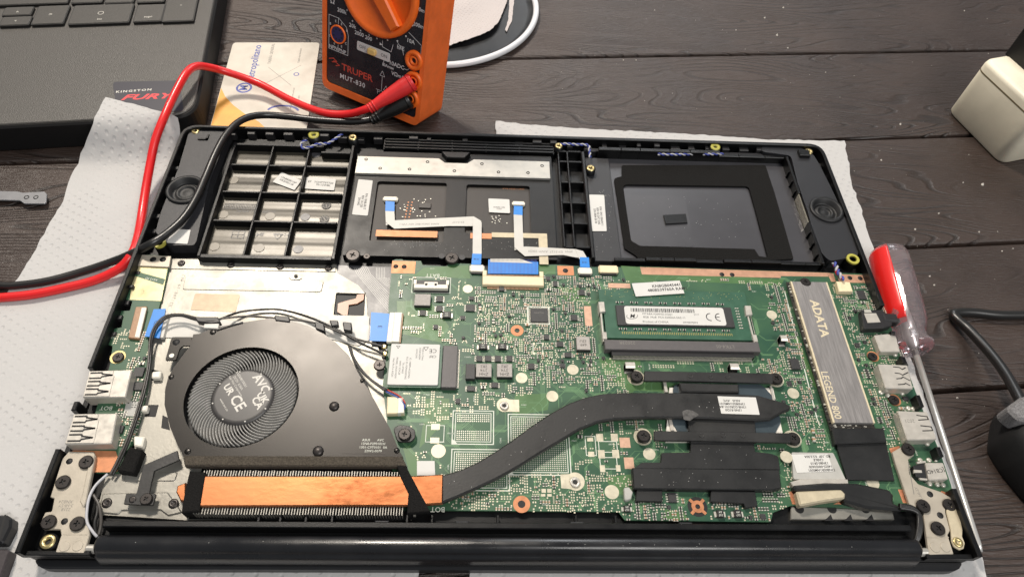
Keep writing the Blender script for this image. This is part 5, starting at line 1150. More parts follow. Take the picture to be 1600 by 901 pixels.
def scatter(px,n,mix,poly):
    pp=PP(px,ZB); xs=[p[0] for p in pp]; ys=[p[1] for p in pp]; done=0; tries=0
    while done<n and tries<n*5:
        tries+=1; x=rnd.uniform(min(xs),max(xs)); y=rnd.uniform(min(ys),max(ys)); x=round(x/.35)*.35; y=round(y/.35)*.35
        if not inpoly(x,y,pp) or not inpoly(x,y,poly): continue
        k=rnd.choice(mix); rot=rnd.random()<.5
        if comp(x,y,k,rot):
            done+=1
            if k in('cap','res','pads','dot') and rnd.random()<.85:           # rows of alike parts
                st=(1.15 if k!='dot' else .95)
                for j in range(1,rnd.randint(3,9)):
                    xx,yy=(x+j*st,y) if rot else (x,y-j*st)
                    if k in('dot',) and rnd.random()<.5: yy,xx=y+.8*(j%2),x+j*.5
                    if inpoly(xx,yy,pp) and inpoly(xx,yy,poly) and comp(xx,yy,k,rot): done+=1
LBP=PP([(214,397),(267,400),(263,420),(256,452),(243,500),(231,530),(237,556),(229,610),(219,655),(209,690),(196,706),(186,738),(150,738),(134,705),(150,640),(163,600),(172,570),(176,540)],ZB)
for px,n,mix in [([(742,448),(935,452),(935,560),(860,560),(742,535)],1500,POP),([(620,432),(742,436),(742,470),(700,535),(625,520)],170,MID),([(690,515),(742,535),(742,560),(690,536)],50,POP),([(740,590),(960,560),(985,615),(900,610),(800,620),(700,640)],330,MID),([(805,530),(960,560),(985,575),(960,600),(860,600),(805,600)],420,POP),([(640,605),(770,600),(790,645),(720,645),(640,680)],170,BARE),([(700,745),(800,742),(890,735),(985,740),(985,810),(700,795)],640,BARE),([(890,650),(1040,655),(1045,700),(990,720),(900,735)],170,MID),([(960,765),(1112,785),(1205,790),(1205,812),(960,812)],340,POP),([(1195,440),(1225,442),(1275,600),(1290,690),(1230,700),(1215,560)],560,POP),([(1300,445),(1375,450),(1425,560),(1410,700),(1372,665)],760,POP),([(1190,560),(1240,560),(1290,690),(1285,705),(1250,660),(1215,600)],240,POP),([(1180,692),(1245,700),(1240,800),(1190,800)],150,MID),([(930,430),(990,440),(938,470)],50,POP),([(850,430),(935,435),(935,455),(850,452)],130,POP),([(960,560),(1200,560),(1200,582),(1005,578)],90,BARE),([(1380,690),(1400,690),(1430,740),(1405,745)],70,BARE),([(1290,700),(1310,700),(1325,750),(1310,750)],50,MID),([(1000,428),(1225,436),(1225,470),(1175,455),(1000,440)],60,BARE),([(640,605),(610,650),(660,700),(700,740),(655,790)],70,BARE)]: scatter(px,int(n*.46),mix,MBP)
scatter([(196,560),(236,560),(215,690),(190,700),(178,660)],150,POP,LBP); scatter([(170,520),(236,500),(236,556),(200,575)],30,BARE,LBP)
SM.build('small_components',SMATS,mb,kind='stuff')

# lint and dust on the dark surfaces
g=Geo(); pipe=PP(up+dn,hpz)
def speck(u,v,z,s_):
    x,y=P(u,v,z); a=rnd.random()*6; g.prism([(x+s_*rnd.uniform(.5,1)*math.cos(a+k*1.26),y+s_*rnd.uniform(.5,1)*math.sin(a+k*1.26)) for k in range(5)],z,z+.06)
n=0
while n<34:
    u,v=rnd.uniform(700,1220),rnd.uniform(612,780); x,y=P(u,v,hpz)
    if inpoly(x,y,inset(ccw(pipe),.8)): speck(u,v,hpz+.01,rnd.uniform(.08,.2)); n+=1
for k in range(22): speck(rnd.uniform(1000,1212),rnd.uniform(736,760),13.91,rnd.uniform(.07,.18))
for k in range(9): speck(rnd.uniform(1085,1175),rnd.uniform(696,728),13.02,rnd.uniform(.07,.2))
for k in range(40): speck(rnd.uniform(995,1160),rnd.uniform(298,376),8.52,rnd.uniform(.08,.22))
for k in range(40): speck(rnd.uniform(932,955),rnd.uniform(290,395),10.62,rnd.uniform(.08,.2))
for k in range(60): speck(rnd.uniform(600,850),rnd.uniform(376,392),11.52,rnd.uniform(.08,.2))
for k in range(26):
    x=rnd.uniform(bx0+4,bx1-4); y=by-rnd.uniform(1.2,2.4); s_=rnd.uniform(.05,.11); g.prism([(x-s_,y-s_),(x+s_,y-s_*.6),(x+s_*.7,y+s_),(x-s_*.8,y+s_*.7)],15.3,15.42)
g.build('dust_specks','label',LT,kind='stuff')
# ------------------------------------------------------------------ the other laptop at the back left
M['deck']=mat('charcoal_textured_deck',(74,71,67),.42,var=.25,vscale=1500,bump=.55,bscale=1500,rvar=.1)
M['key']=mat('key_plastic',(64,61,57),.45,var=.2,vscale=900,bump=.25,bscale=2200)
M['keyside_shade']=mat('shaded_key_side',(20,19,18),.5)  # darker than the key tops: shade between keys put into the colour
M['legend']=mat('key_legend',(198,194,184),.5)
M['sticker']=mat('sticker_black',(52,50,58),.4)
M['red_print']=mat('red_print',(214,62,66),.45)
def P2(u,v,z): return to_other(*P(u,v,z))
OL=thing('charcoal_laptop',(OC[0],OC[1],0),'charcoal laptop with textured palm rest, keys and a black and red sticker','laptop',rotz=OA)
def b2(g,name,m,parent=OL,kind=None):
    ob=g.build(name,m,parent,kind,origin=(0,0,0)); return ob
M['bodyshade']=mat('base_shade_black',(16,15,15),.65,spec=.25)  # black tone paints in the shadow on the base's front and sides
R_=Geo().prism(rounded([(-360,0),(0,0),(0,235),(-360,235)],14,8),1.2,OH-.9,1.0); body=b2(R_,'base','bodyshade')
b2(Geo().prism(rounded([(-358.4,1.6),(-1.6,1.6),(-1.6,233),(-358.4,233)],13,8),OH-1.0,OH,.5),'deck','deck')
kb=[]; z=OH+2.0
def key(u0,v0,u1,v1,leg=None,sz=2.2,rowy=None):
    a=P2(u0,v0,z); b=P2(u1,v1,z); x0,x1=min(a[0],b[0]),max(a[0],b[0]); y0,y1=min(a[1],b[1]),max(a[1],b[1])
    g=Geo().prism(rounded(rect(x0-.5,x1+.5,y0-.6,y1+.4),1.2,3),OH,z-.3,0,1); g.prism(rounded(rect(x0,x1,y0,y1),1.2,3),z-.35,z,.15,0,False)
    k=b2(g,'key',['key','keyside_shade'])
    if leg:
        g=Geo()
        for t,fx_,fy_,s_ in leg: g.text(t,x0+(x1-x0)*fx_,y0+(y1-y0)*fy_,z+.02,s_)
        b2(g,'legend','legend',k)
    return x0,x1,y0,y1
key(9,12,47,22.5,[('^',.5,.3,2.6)]); key(5,27,44,38,[('v',.5,.5,2.0)]); key(61,10,97.5,36,[('>',.5,.5,2.8)]); key(117.5,9,200,34,[('ins',.5,.2,1.8)]); key(216,8,251,32,[('supr',.5,.25,2.0)]); key(267,-20,301,31.5,[('-',.5,.45,3)])
x,y=P2(157.5,20.5,z); g=Geo().line([(x+1.6*math.cos(a),y+1.6*math.sin(a)) for a in np.linspace(0,2*math.pi,17)[:16]],.3,z+.02,closed=True); b2(g,'legend','legend')
key(-40,-30,104,4); key(122,-22,158,3); key(173,-22,207,3); key(222,-22,255,2)
b2(Geo().prism(rounded([P2(q[0],q[1],OH+.1) for q in [(176,128),(281,126),(287,174),(183,178)]],2.2,4),OH,OH+.12),'sticker','sticker')
g=Geo(); x,y=P2(209,142,OH+.15)
st_="KINGSTON"
g.text(st_,x,y,OH+.14,1.7,2.0,0,.03,0,1.25,1.35)
b2(g,'lettering','legend'); g=Geo(); x,y=P2(227,151.5,OH+.15); g.text('FURY',x,y,OH+.15,4.4,-1,0,.03,.35,1.75,1.0); b2(g,'lettering','red_print')

# ------------------------------------------------------------------ multimeter, standing tilted on its back leg
M['orange']=mat('orange_rubber',(236,108,44),.5,var=.1,vscale=140,bump=.3,bscale=400,rvar=.08)
M['orange_d']=mat('orange_dial',(238,106,30),.42,var=.06,vscale=200,bump=.08,bscale=900)
M['face']=mat('black_face_plate',(34,33,38),.28,var=.12,vscale=160,rvar=.08)
M['print']=mat('face_print',(206,204,204),.5); M['redlogo']=mat('red_logo',(190,66,50),.5); M['slide']=mat('slide_plate',(196,192,190),.5); M['knob_y']=mat('cream_slider',(216,180,110),.5)
M['navy']=mat('navy_socket',(36,38,84),.45)
mo=Vector((-112.69,283.33,5.9)); mex=Vector((.87262,-.4884,0)); mey=Vector((.13106,.23416,.96332)); mez=mex.cross(mey)
def F(x,y,z): q=mo+mex*x+mey*y+mez*z; return (q.x,q.y,q.z)
MM=thing('multimeter',(-80,275,0),'orange and black multimeter standing behind the opened laptop, red and black plugs inserted','multimeter')
WO[MM.name]=np.array((-80,275,0.))
MW,MH,MT=69.5,130.,24.
def fb(g,name,m,parent=MM): g.xf(0,F); return g.build(name,m,parent)
hol=fb(Geo().plate(rounded(rect(0,MW,0,MH),5,5),[rounded(rect(2.6,MW-2.8,4.2,MH-4),3,4)],-MT,1.2),'holster','orange')
fb(Geo().prism(rounded(rect(.6,MW-.6,.6,MH-.6),5,5)[::1],-MT,-2),'back_shell','orange')
fp=fb(Geo().prism(rounded(rect(2.7,MW-2.9,4.3,MH-4.1),3,4),-2,.5,.2),'face_plate','face')
dcx,dcy=37.8,68.3; zf=.5
dial=fb(Geo().lathe(dcx,dcy,[(24.6,zf),(24.4,zf+2.2),(23.2,zf+2.8),(21.0,zf+2.6),(20.2,zf+.8),(.01,zf+.8)],64),'dial','orange_d')
ka=math.atan2(51.9-dcy,52.1-dcx); kd=Vector((math.cos(ka),math.sin(ka))); kn=Vector((-kd.y,kd.x)); c=Vector((dcx,dcy))
kp_=[c+kd*21.0+kn*3.0,c+kd*20-kn*4.2,c-kd*20.5-kn*5.4,c-kd*20.5+kn*5.4,c+kd*20+kn*4.2]
fb(Geo().prism([tuple(p) for p in [c+kd*20.6-kn*3.4,c+kd*20.6+kn*3.4,c-kd*20.5+kn*5.2,c-kd*20.5-kn*5.2]],zf+.6,zf+5.0,.9),'knob_grip','orange_d',dial)
# sockets
def sock(x,y,nm='socket'):
    return fb(Geo().lathe(x,y,[(5.6,zf),(5.5,zf+1.6),(4.6,zf+2.0),(3.4,zf+1.8),(3.2,zf+.7),(2.6,zf+.7),(2.5,zf+1.5),(1.6,zf+1.5),(1.4,zf-.4)],28),nm,'orange_d')
sock(62.6,38.2); fb(Geo().prism(circ(62.6,38.2,1.6,14),zf-.5,zf+.3),'socket_hole','screw_lo'); sock(63.5,26.5); sock(62.5,15.5)
fb(Geo().lathe(10.8,35.6,[(5.4,zf),(5.3,zf+.7),(4.6,zf+.8),(4.5,zf+.3)],28),'transistor_socket','orange_d')
g=Geo().prism(circ(10.8,35.6,4.55,24),zf,zf+.5,0,0)
for k in range(8): g.prism(circ(10.8+3*math.cos(k*.785+.4),35.6+3*math.sin(k*.785+.4),.55,8),zf,zf+.53,0,1)
fb(g,'socket_insert',['navy','screw_lo'])
sw=fb(Geo().prism(rounded(rect(24.0,46.5,31.2,36.4),1,3),zf,zf+.25,.1),'slide_switch','slide')
g=Geo(); g.text('OFF',28,33.8,zf+.28,1.9); g.text('ON',42.6,33.8,zf+.28,1.9); fb(g,'lettering','ink',sw)
fb(Geo().prism(rounded(rect(32.2,37.6,32.0,35.6),1.2,3),zf+.2,zf+2.2,.5),'slider','knob_y',sw)
g=Geo(); zt=zf+.03; T=lambda s_,x,y,z_,**k:g.text(s_,x,y,zt,z_*1.22,0,0,**{'bold':.012,**k})
T('200k',13.0,49.5,1.8); T('2000k',7.2,56.5,1.8); T('Ω',6.5,53,2.4); T('20k',20.5,43.6,1.8); T('2000',25.2,40.6,1.8); T('200',31.6,40.2,1.8); T('hFE',53.0,41.8,1.9); T('10A',59.0,47.6,1.8); T('20m',64.0-.6,66.0,1.7); T('200m',63.0,57.6,1.7)
T('NPN',7.4,26.8,1.7); T('PNP',13.8,26.6,1.7); T('MUT-830',21.5,11.2,2.4,space=1.15); T('10ADC',51.2,31.2,1.9); T('10Amax',45.4,28.6,1.4); T('VΩmA',52.5,25.6,1.8)
for s_,x,y in [('E',8.9,42.6),('E',13,42.2),('B',5.2,40.0),('B',16.8,39.6),('C',4.8,33),('C',16.2,32),('E',8.2,29.4),('E',13.2,29.2)]: T(s_,x,y,1.1)
for x,y in [(16.6,51.2),(20.4,46.4),(26,42.8),(31.9,42.2),(37.2,42.0),(44.2,43.4),(50.6,45.0),(55.8,49.4),(59.3,56.4),(61,65.5)]: g.prism(circ(x,y,.5,10),zf,zt,0,0)
for pts in [[(4.2,25.4),(4.2,45),(11,45),(16.4,41.5),(17.8,37),(17.8,25.4)],]: g.line(pts,.28,zt+.002,closed=True)
g.line([(10.8,41.6),(10.8,45)],.28,zt); g.line([(10.8,25.4),(10.8,29.5)],.28,zt)
g.line([(41,42),(41,38.6),(47,37.6),(48,42)],.28,zt); g.line([(50,45),(54.6,40.5),(55.2,38.5)],.28,zt); g.line([(57.5,52),(66,47.6),(66,40)],.28,zt); g.line([(42.5,28),(42.5,31.6),(46.2,31.6)],.28,zt); g.line([(56,31),(58.4,31),(60,32.6)],.28,zt)
g.line([(40.5,21.6),(43.7,21.6),(42.1,24.6)],.25,zt,closed=True); g.line([(43.5,13.6),(46.7,13.6),(45.1,16.6)],.25,zt,closed=True); g.line([(42.1,21.0),(42.1,13)],.25,zt); g.line([(38.4,12.4),(45,12.4)],.25,zt); g.line([(39.4,11.4),(41.0,11.4)],.25,zt); g.line([(39.4,12.4),(39.4,9.9)],.25,zt)
g.prism([(39.2,38.9),(39.2,40.4),(41.0,39.6)],zf,zt)
fb(g,'lettering','print',fp)
g=Geo(); g.text('TRUPER',24.6,17.2,zt,3.9,0,0,.02,0,1.12); g.line([(4.5,19.2),(7.5,20.4),(10,19.2),(7.6,18.6)],.5,zt); g.line([(6.6,17.8),(9,18.6),(12,17.4),(9.4,16.4)],.5,zt); fb(g,'brand_mark','redlogo',fp)
fb(Geo().prism(rect(12,MW-12,100,122),zf-.5,zf+.1),'display_window','film',fp)
# back leg down to the table
a=F(12,60,-MT-.1); b_=F(34,60,-MT-.1); back_=Vector((.4884,.87262,0))
g=Geo(); t0=Vector(a); t1=Vector(b_); f0=Vector((a[0],a[1],1.2))+back_*22; f1=Vector((b_[0],b_[1],1.2))+back_*22; th=back_*2.2
i=g.add([tuple(p) for p in (t0,t1,f1,f0,t0+th,t1+th,f1+th,f0+th)])
for f in ((0,1,2,3),(7,6,5,4),(0,4,5,1),(1,5,6,2),(2,6,7,3),(3,7,4,0)): g.face([i+k for k in f])
g.build('kickstand','rubber',MM)

# ------------------------------------------------------------------ test leads
M['red_pvc']=mat('red_pvc',(214,30,32),.36,var=.06,vscale=90,coat=.15); M['red_plug']=mat('red_plug',(212,44,44),.42,var=.05,vscale=200,bump=.08,bscale=900); M['black_pvc']=mat('black_pvc',(26,25,24),.38,coat=.1)
def face_at(u,v,zo):
    d=ray(u,v); e=Vector((EX,EY,EZ)); n=mez; o_=mo+mez*zo; t=(o_-e).dot(n)/d.dot(n); return e+d*t
def lead(name,label,plug,cable,m,pm,r):
    t=thing(name,(cable[len(cable)//2][0],cable[len(cable)//2][1],0),label,'test lead'); WO[t.name]=np.array((cable[len(cable)//2][0],cable[len(cable)//2][1],0.))
    Geo().tube(spline(cable,10),r,14).build('cable',m,t)
    pts=spline([p for p,_ in plug],8); rr=[float(x) for x in np.interp(np.linspace(0,len(plug)-1,len(pts)),range(len(plug)),[q for _,q in plug])]
    g=Geo().tube(pts,list(rr),20)
    pl=g.build('plug',pm,t)
    for k in (len(pts)-4,len(pts)-8,len(pts)-12,3,6):
        d=(pts[k+1]-pts[k]); Geo().tube([pts[k],pts[k]+d.normalized()*1.0],rr[k]+.35,20).build('grip_ring',pm,pl)
    return t
s0=Vector(F(63.5,26.5,2.4)); s1=Vector(F(62.5,15.5,2.2))
red=[s0+mez*7,Vector(P3(600,160,26)),]
e1=Vector(P3(580,168,22))
sp_=s0+mez*1.0
rplug=[(sp_+(e1-sp_)*f,r_) for f,r_ in ((-.04,4.6),(.04,5.0),(.2,4.9),(.4,4.4),(.6,3.9),(.8,3.2),(.95,2.7),(1.06,2.5))]
rc=[e1+Vector((4,2,.8)),e1+Vector((-2,-.8,-.3)),Vector(P3(545,178,15)),Vector(P3(505,176,12)),Vector(P3(455,157,9)),Vector(P3(405,131,9)),Vector(P3(355,113,14)),Vector(P3(325,105,20)),Vector(P3(306,104,25)),Vector(P3(291,115,27)),Vector(P3(273,147,25)),Vector(P3(257,182,23)),Vector(P3(243,218,18)),Vector(P3(235,255,12)),Vector(P3(227,300,7)),Vector(P3(221,340,5)),Vector(P3(215,372,7)),Vector(P3(206,397,8.6)),Vector(P3(188,418,6)),Vector(P3(150,437,3.6)),Vector(P3(100,450,3.0)),Vector(P3(50,460,3.0)),Vector(P3(0,465,3.0)),Vector(P3(-70,470,3.0))]
lead('red_test_lead','red multimeter test lead looping over the charcoal laptop corner and paper towel',rplug,rc,'red_pvc','red_plug',2.2)
e2=Vector(P3(583,187,12)); 
sq_=s1+mez*1.0
bplug=[(sq_+(e2-sq_)*f,r_) for f,r_ in ((-.04,4.6),(.04,5.0),(.25,4.8),(.5,4.2),(.7,3.5),(.9,2.8),(1.06,2.4))]
bc=[e2+Vector((5,1,.5)),e2+Vector((-2,0,-.2)),Vector(P3(550,190.5,11)),Vector(P3(500,188,11)),Vector(P3(450,182.5,12)),Vector(P3(415,180,14)),Vector(P3(390,183,17)),Vector(P3(370,193,19)),Vector(P3(352,213,19.5)),Vector(P3(337,240,19)),Vector(P3(322,275,18)),Vector(P3(305,313,18)),Vector(P3(285,343,18)),Vector(P3(258,367,18)),Vector(P3(232,383,17.5)),Vector(P3(208,395,10)),Vector(P3(180,407,5)),Vector(P3(130,424,3)),Vector(P3(75,439,2.8)),Vector(P3(25,446,2.8)),Vector(P3(0,446,2.8)),Vector(P3(-70,440,2.8))]
lead('black_test_lead','black multimeter test lead lying across the left speaker of the opened laptop',bplug,bc,'black_pvc','black_pvc',1.95)

# ------------------------------------------------------------------ transit card
M['card']=mat('worn_white_card',(196,189,176),.4,var=.06,vscale=90,rvar=.1); M['card_o']=mat('orange_card_print',(222,160,72),.42,var=.12,vscale=120); M['card_b']=mat('blue_card_print',(70,82,150),.42); M['card_w']=mat('pale_card_print',(204,196,188),.42)
cq=PP([(364,66),(503,66),(508,196),(350,215)],1.2); a=Vector(cq[0]); ux=(Vector(cq[1])-a).normalized(); uy=Vector((ux.y,-ux.x))
a_=math.degrees(math.atan2(ux.y,ux.x))
def C(x,y): q=a+ux*x+uy*y; return (q.x,q.y)
CW,CH=55.5,85.6
card=Geo().prism(rounded([C(0,0),C(CW,0),C(CW,CH),C(0,CH)],3,4),.15,.95,.1); card=card.build('transit_card','card'); tag(card,'worn white and orange transit card lying between the laptops and multimeter','card')
g=Geo(); arc=[C(0,38)]+[C(30*math.sin(t)+0,38+ (1-math.cos(t))*0+ 44*(t/1.57)) for t in np.linspace(.25,1.35,8)]+[C(30,CH-1),C(0+1,CH-1)]
g.prism([C(.3,46),C(4,54),C(10,62),C(18,70),C(27,77),C(33,CH-1.5),C(2,CH-1.5),C(.3,CH-4)],.9,.965); g.build('orange_print','card_o',card)
g=Geo(); q=C(16.5,22); g.text('Metropolitano',q[0],q[1],.98,4.6,a_+90,0,.01); q=C(14,46); g.line([(q[0]+4.2*math.cos(t),q[1]+4.2*math.sin(t)) for t in np.linspace(0,6.28,21)[:20]],1.2,.98,closed=True); g.text('M',q[0],q[1],.98,4.5,a_+90,0,.04)
q=C(44,33); g.line([(q[0]+1.5*math.cos(t),q[1]+1.5*math.sin(t)) for t in np.linspace(0,6.28,13)[:12]],.5,.98,closed=True)
q=C(40,68); g.line([(q[0]+9*math.cos(t),q[1]+5*math.sin(t)) for t in np.linspace(.3,2.9,14)],1.4,.975)
g.build('blue_lettering','card_b',card,kind='stuff')
g=Geo()
for s_,x,y,z_ in [('TARIFA GENERAL',26,12,1.9),('Centro de Atencion',44,14,1.3),('www.metropolitano.com.pe',44,56,1.2),('Lima Peru 2021',48,58,1.0)]: q=C(x,y); g.text(s_,q[0],q[1],.98,z_,a_+90)
g.line([C(26,26),C(42,44)],.25,.98); g.line([C(24,44),C(46,24)],.2,.985); g.build('small_lettering','ink_grey',card)

# ------------------------------------------------------------------ round tray with white rim and folded tissue behind the meter
pts=[Vector(P(u,v,4)) for u,v in [(700,99),(760,93),(800,71),(828,38),(838,0)]]
A_=np.array([[2*p.x,2*p.y,1] for p in pts]); b__=np.array([p.x**2+p.y**2 for p in pts]); sol=np.linalg.lstsq(A_,b__,rcond=None)[0]; tcx,tcy=sol[0],sol[1]; trd=math.sqrt(sol[2]+tcx**2+tcy**2)
M['tray']=mat('black_tray',(22,22,24),.35,var=.3,vscale=60,rvar=.1); M['rim_w']=mat('white_rim',(220,220,222),.3,coat=.2)
tr_=Geo().lathe(tcx,tcy,[(trd-6,.3),(trd-1,.6),(trd,2),(trd-.5,3.0),(trd-2.4,1.6),(trd-6,1.2),(.01,1.2)],96).build('round_tray','tray'); tag(tr_,'round black tray with a white rim behind the multimeter','tray')
Geo().tube([(tcx+trd*math.cos(t),tcy+trd*math.sin(t),3.2) for t in np.linspace(0,2*math.pi,97)],2.1,10,cap=False).build('rim','rim_w',tr_)
def zt_(x,y): return 2.4+3.0*smooth(0,1,.5+mnoise.noise((x*.03,y*.03,3)))+.25*math.sin((x*.8+y*.5)*1.6)
o=sheet('folded_tissue',PP([(650,80),(700,68),(735,60),(765,48),(778,36),(786,15),(794,-5),(800,-60),(650,-60)],5),zt_,3.0,'tissue',th=.3,seed=5,amp=.5); tag(o,'pale ribbed tissue folded on the black tray behind the multimeter','tissue')
o=sheet('tissue_scrap',PP([(797,-30),(808,-30),(802,10),(800,30),(792,48),(789.5,45),(794,30),(796,8)],3),lambda x,y:1.7+.6*mnoise.noise((x*.1,y*.1,1)),2.0,'tissue',th=.3,seed=6,amp=.3); tag(o,'thin torn strip of white tissue lying on the black tray','tissue')

# ------------------------------------------------------------------ cream power block and plug
M['cream']=mat('aged_cream_plastic',(230,222,200),.5,var=.12,vscale=22,bump=.12,bscale=300,rvar=.1)
A0=Vector(P(1477,172,0)); B0=Vector(P(1562,259,0)); e=(B0-A0); L0=e.length; e.normalize(); nrm=Vector((-e.y,e.x)); 
if nrm.x<0: nrm=-nrm
hgt=30.0
for it in range(40):
    q=Vector(P(1529,89,hgt)); hgt+= .4*(1 if (q-A0).dot(Vector((.55,.83)))>0 else -1)
PB=thing('power_block',(A0.x+35,A0.y-15,0),'aged cream plastic power block standing on the table at the top right','power block'); WO[PB.name]=np.array((A0.x+35,A0.y-15,0.))
base=[A0,B0,B0+nrm*46,A0+nrm*46]
g=Geo(); rb_=rounded([tuple(p) for p in base],7.5,8); r0=inset(ccw(rb_),1.2); r1=inset(ccw(rb_),.9); r2=inset(ccw(rb_),3.4); n=len(rb_); lv=[(r0,.3),(ccw(rb_),2.0),(inset(ccw(rb_),.5),hgt-3.0),(inset(ccw(rb_),1.2),hgt-1.0),(r2,hgt)]
ids=[g.add([(x,y,z_) for x,y in p]) for p,z_ in lv]
for i,j in zip(ids,ids[1:]):
    for k in range(n): g.face((i+k,i+(k+1)%n,j+(k+1)%n,j+k),0,True)
g.face(range(ids[-1],ids[-1]+n)); g.build('shell','cream',PB)
M['softplug']=mat('matte_black_plug',(10,10,10),.55)
gs=Geo(); sm_=inset(ccw(rb_),.32)
i_=gs.add([(x,y,z_) for z_ in (hgt*.82,hgt*.82+.9) for x,y in sm_])
for k in range(n): gs.face((i_+k,i_+(k+1)%n,i_+n+(k+1)%n,i_+n+k),0,True)
M['seam']=mat('grimy_seam',(120,106,78),.7)
gs.build('seam','seam',PB)
pc=Vector(P(1622,100,hgt)); g=Geo(); w=[pc-e*14-nrm*13,pc+e*14-nrm*13,pc+e*14+nrm*14,pc-e*14+nrm*14]; g.prism(rounded([tuple(p) for p in w],2,4),hgt-.5,hgt+34,1.5)
pg=g.build('power_plug','softplug'); tag(pg,'black plug pushed into the top of the cream power block','plug')

# ------------------------------------------------------------------ right side: black cable and black case
ca=[Vector(P3(1680,486,4)),Vector(P3(1640,489,3.4)),Vector(P3(1600,492,2.6)),Vector(P3(1560,492,2.6)),Vector(P3(1520,488,2.6)),Vector(P3(1498,488,2.7)),Vector(P3(1490,491,3.0)),Vector(P3(1496,499,3.6)),Vector(P3(1515,516,5)),Vector(P3(1545,549,9)),Vector(P3(1570,582,14)),Vector(P3(1590,617,19)),Vector(P3(1600,640,21)),Vector(P3(1612,668,21))]
o=Geo().tube(spline(ca,10),2.3,14).build('black_cable','black_pvc'); tag(o,'thick black cable bent in a loop on the table at the right edge','cable')
M['felt']=mat('grey_felt',(112,110,110),.95,var=.45,vscale=1800,bump=.8,bscale=1500); M['softblack']=mat('soft_black_cover',(8,8,9),.7,bump=.15,bscale=900)
CS=thing('black_case',(255,75,0),'rounded black case with a grey fuzzy end at the right edge of the table','case'); WO[CS.name]=np.array((255,75,0.))
ol=rounded([P(1572,642,14),P(1590,622,20),P(1640,610,20),P(1760,690,12),P(1690,850,6),P(1608,768,8),P(1575,728,8),P(1558,692,10)],9,6)
n=len(ol); cx_=sum(p[0] for p in ol)/n; cy_=sum(p[1] for p in ol)/n; g=Geo(); rings=[]
for f,z_ in [(.93,.4),(.99,3),(1,8),(.985,13),(.93,18),(.82,22),(.6,24),(.3,25)]: rings.append(g.add([(cx_+(x-cx_)*f,cy_+(y-cy_)*f,z_) for x,y in ccw(ol)]))
for i,j in zip(rings,rings[1:]):
    for k in range(n): g.face((i+k,i+(k+1)%n,j+(k+1)%n,j+k),0,True)
g.face(range(rings[-1],rings[-1]+n)); g.build('cover','softblack',CS)
fq=rounded(PP([(1568,640),(1592,622),(1640,612),(1650,650),(1612,662),(1588,658)],23.5),3,4); Geo().prism(fq,17,25.2,1.2).build('fuzzy_end','felt',CS)

# ------------------------------------------------------------------ screwdriver along the laptop's right side
M['clear_red']=mat('red_handle_plastic',(222,36,32),.3,coat=.3); 
def acrylic():
    m=bpy.data.materials.new('clear_handle_acrylic'); m.use_nodes=True; b=m.node_tree.nodes['Principled BSDF']; b.inputs['Base Color'].default_value=(.86,.76,.79,1); b.inputs['Transmission Weight'].default_value=.9; b.inputs['Roughness'].default_value=.08; b.inputs['IOR'].default_value=1.45; return m
M['acrylic']=acrylic(); M['chrome']=mat('chrome_shaft',(206,204,200),.3,metal=.6)
h0=Vector(P3(1386,392,11.5)); h1=Vector(P3(1428,543,9.8)); h2=Vector(P3(1532,862,8.0))
SD=thing('screwdriver',(h1.x,h1.y,0),'screwdriver with clear and red handle lying along the right side of the opened laptop','screwdriver'); WO[SD.name]=np.array((h1.x,h1.y,0.))
ax=(h1-h0).normalized(); sa=ax.cross(Vector((0,0,1))).normalized(); sb=sa.cross(ax)
if sa.x>0: sa=-sa; 
sb=Vector((0,0,1))-ax*ax.z; sb.normalize()
Lh=(h1-h0).length
def loft(prof,n,flute=0.0,half=None,name='handle',m='acrylic',scale=1.0):
    g=Geo(); rings=[]
    for t,r_ in prof:
        ring=[]
        for k in range(n):
            th=2*math.pi*k/n if half is None else half[0]+(half[1]-half[0])*k/(n-1)
            rr=r_*scale*(1-flute*(.5+.5*math.cos(6*th)) if .12<t<.8 else 1); q=h0+ax*(Lh*t)+(sa*math.cos(th)+sb*math.sin(th))*rr; ring.append(tuple(q))
        if half is not None: ring.append(tuple(h0+ax*(Lh*t)))
        rings.append(g.add(ring))
    nn=n if half is None else n+1
    for i,j in zip(rings,rings[1:]):
        for k in range(nn): g.face((i+k,j+k,j+(k+1)%nn,i+(k+1)%nn),0,True)
    g.face(range(rings[0],rings[0]+nn)); g.face(range(rings[-1]+nn-1,rings[-1]-1,-1)); return g.build(name,m,SD)
hp_=[(-.0,6.5),(.03,8.6),(.08,9.4),(.4,9.5),(.72,9.2),(.80,8.0),(.86,6.8),(.93,7.2),(.97,9.0),(1.0,8.6),(1.03,6.0)]
loft(hp_,36,.10)
loft([(.02,8.0),(.07,9.5),(.4,9.65),(.66,9.4),(.78,8.4)],18,0,(-.6,1.05),'red_insert','clear_red')
Geo().tube([tuple(h0+ax*Lh*.35),tuple(h1)],2.1,12).build('tang','chrome',SD)
Geo().tube([tuple(h1),tuple(h1+(h2-h1)*.97),tuple(h2)],[1.4,1.3,.9],16).build('shaft','chrome',SD)

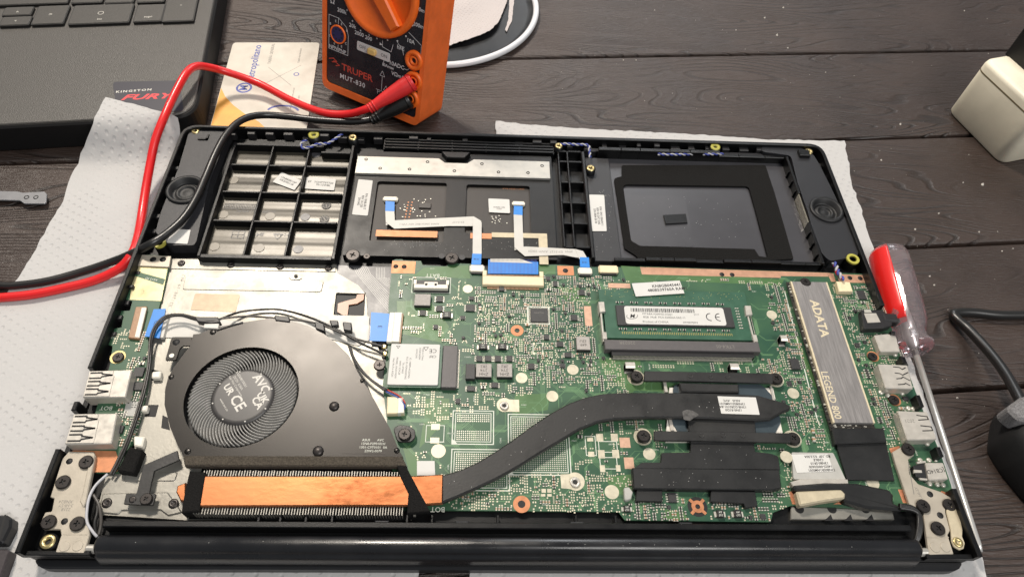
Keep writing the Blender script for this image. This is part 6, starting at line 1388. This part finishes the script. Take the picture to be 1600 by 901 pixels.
# ------------------------------------------------------------------ loose bits at the left edge
M['greymetal']=mat('grey_stamped_metal',(132,132,134),.4,metal=.5,var=.08,vscale=200)
q=rounded(PP([(-40,297.5),(28,299),(36,301),(69,299),(73,303),(72,316),(69,318),(38,318),(31,313),(-40,311)],3.2),.6,2)
mbk=Geo().prism(q,2.4,3.2,.15,bottom=True).build('metal_bracket','greymetal'); tag(mbk,'small grey metal bracket with two holes lying on the table at the left edge','bracket')
for u,v in [(41.5,308),(56,308)]: x,y=P(u,v,3.3); Geo().lathe(x,y,[(1.3,3.1),(1.3,3.35),(.9,3.35),(.6,2.9)],14).build('hole','screw_lo',mbk)
a=P(10,306,1); Geo().box(a[0]-14,a[0]+12,a[1]-1.2,a[1]+.4,.1,2.4).build('flange','greymetal',mbk)
o=Geo().prism(rounded(PP([(-60,803),(10,803.5),(18,809),(17,822),(4,848),(-60,850)],6),1,3),.9,6,.8); i=o.add([]); o.line(PP([(8,805),(-4,850)],6),.8,6.02,1); o=o.build('plastic_bar',['lid','screw_lo']); tag(o,'black plastic bar with a groove at the lower left edge, on the paper towel','plastic bar','black plastic bars at lower left')
M['barbrown']=mat('dark_textured_bar',(54,48,50),.5,var=.2,vscale=900)
o=Geo().prism(rounded(PP([(-60,857),(11,857.5),(15,860),(0,901),(-20,960),(-60,960)],6),.6,3),.9,6,.4).build('plastic_bar','barbrown'); tag(o,'plain dark plastic bar in the bottom left corner of the photo','plastic bar','black plastic bars at lower left')
# crumbs of plaster and lint
M['crumb']=mat('white_crumbs',(214,208,198),.8)
g=Geo(); r=random.Random(17)
spots=[(1224,12,1.3),(1214,55,1.8),(1231,75,1.0),(1507,17,.9),(1407,194,1.5),(1377,250,1.2),(1535,288,1.7),(1467,333,1.0),(1505,285,.8),(1430,358,1.2),(1530,362,1.0),(1453,431,1.0),(1460,445,1.0),(1566,392,.8),(1496,621,1.0),(974,94,1.0),(994,94,.9),(1583,388,.8),(1023,16,.8),(1290,113,.9),(20,95,0),(1195,28,1.5),(1150,47,.9),(1340,620,.0)]
for u,v,s_ in spots+[(r.uniform(850,1600),r.uniform(0,900),r.uniform(.25,.55)) for k in range(170)]+[(r.uniform(0,110),r.uniform(270,440),.3) for k in range(12)]:
    if s_<=0: continue
    x,y=P(u,v,.2)
    if x<186 and y<236 and x>-190: continue
    if 185<x<196 and y<236: continue
    k=4; a=r.random()*6
    top=(x,y,s_*.8); ring=[(x+s_*.55*r.uniform(.6,1.2)*math.cos(a+2*math.pi*q/6),y+s_*.55*r.uniform(.6,1.2)*math.sin(a+2*math.pi*q/6),.02) for q in range(6)]
    i=g.add(ring+[top])
    for q in range(6): g.face((i+q,i+(q+1)%6,i+6))
o=g.build('crumbs','crumb',kind='stuff'); o['label']='tiny white crumbs of lint and plaster scattered over the table'; o['category']='crumbs'
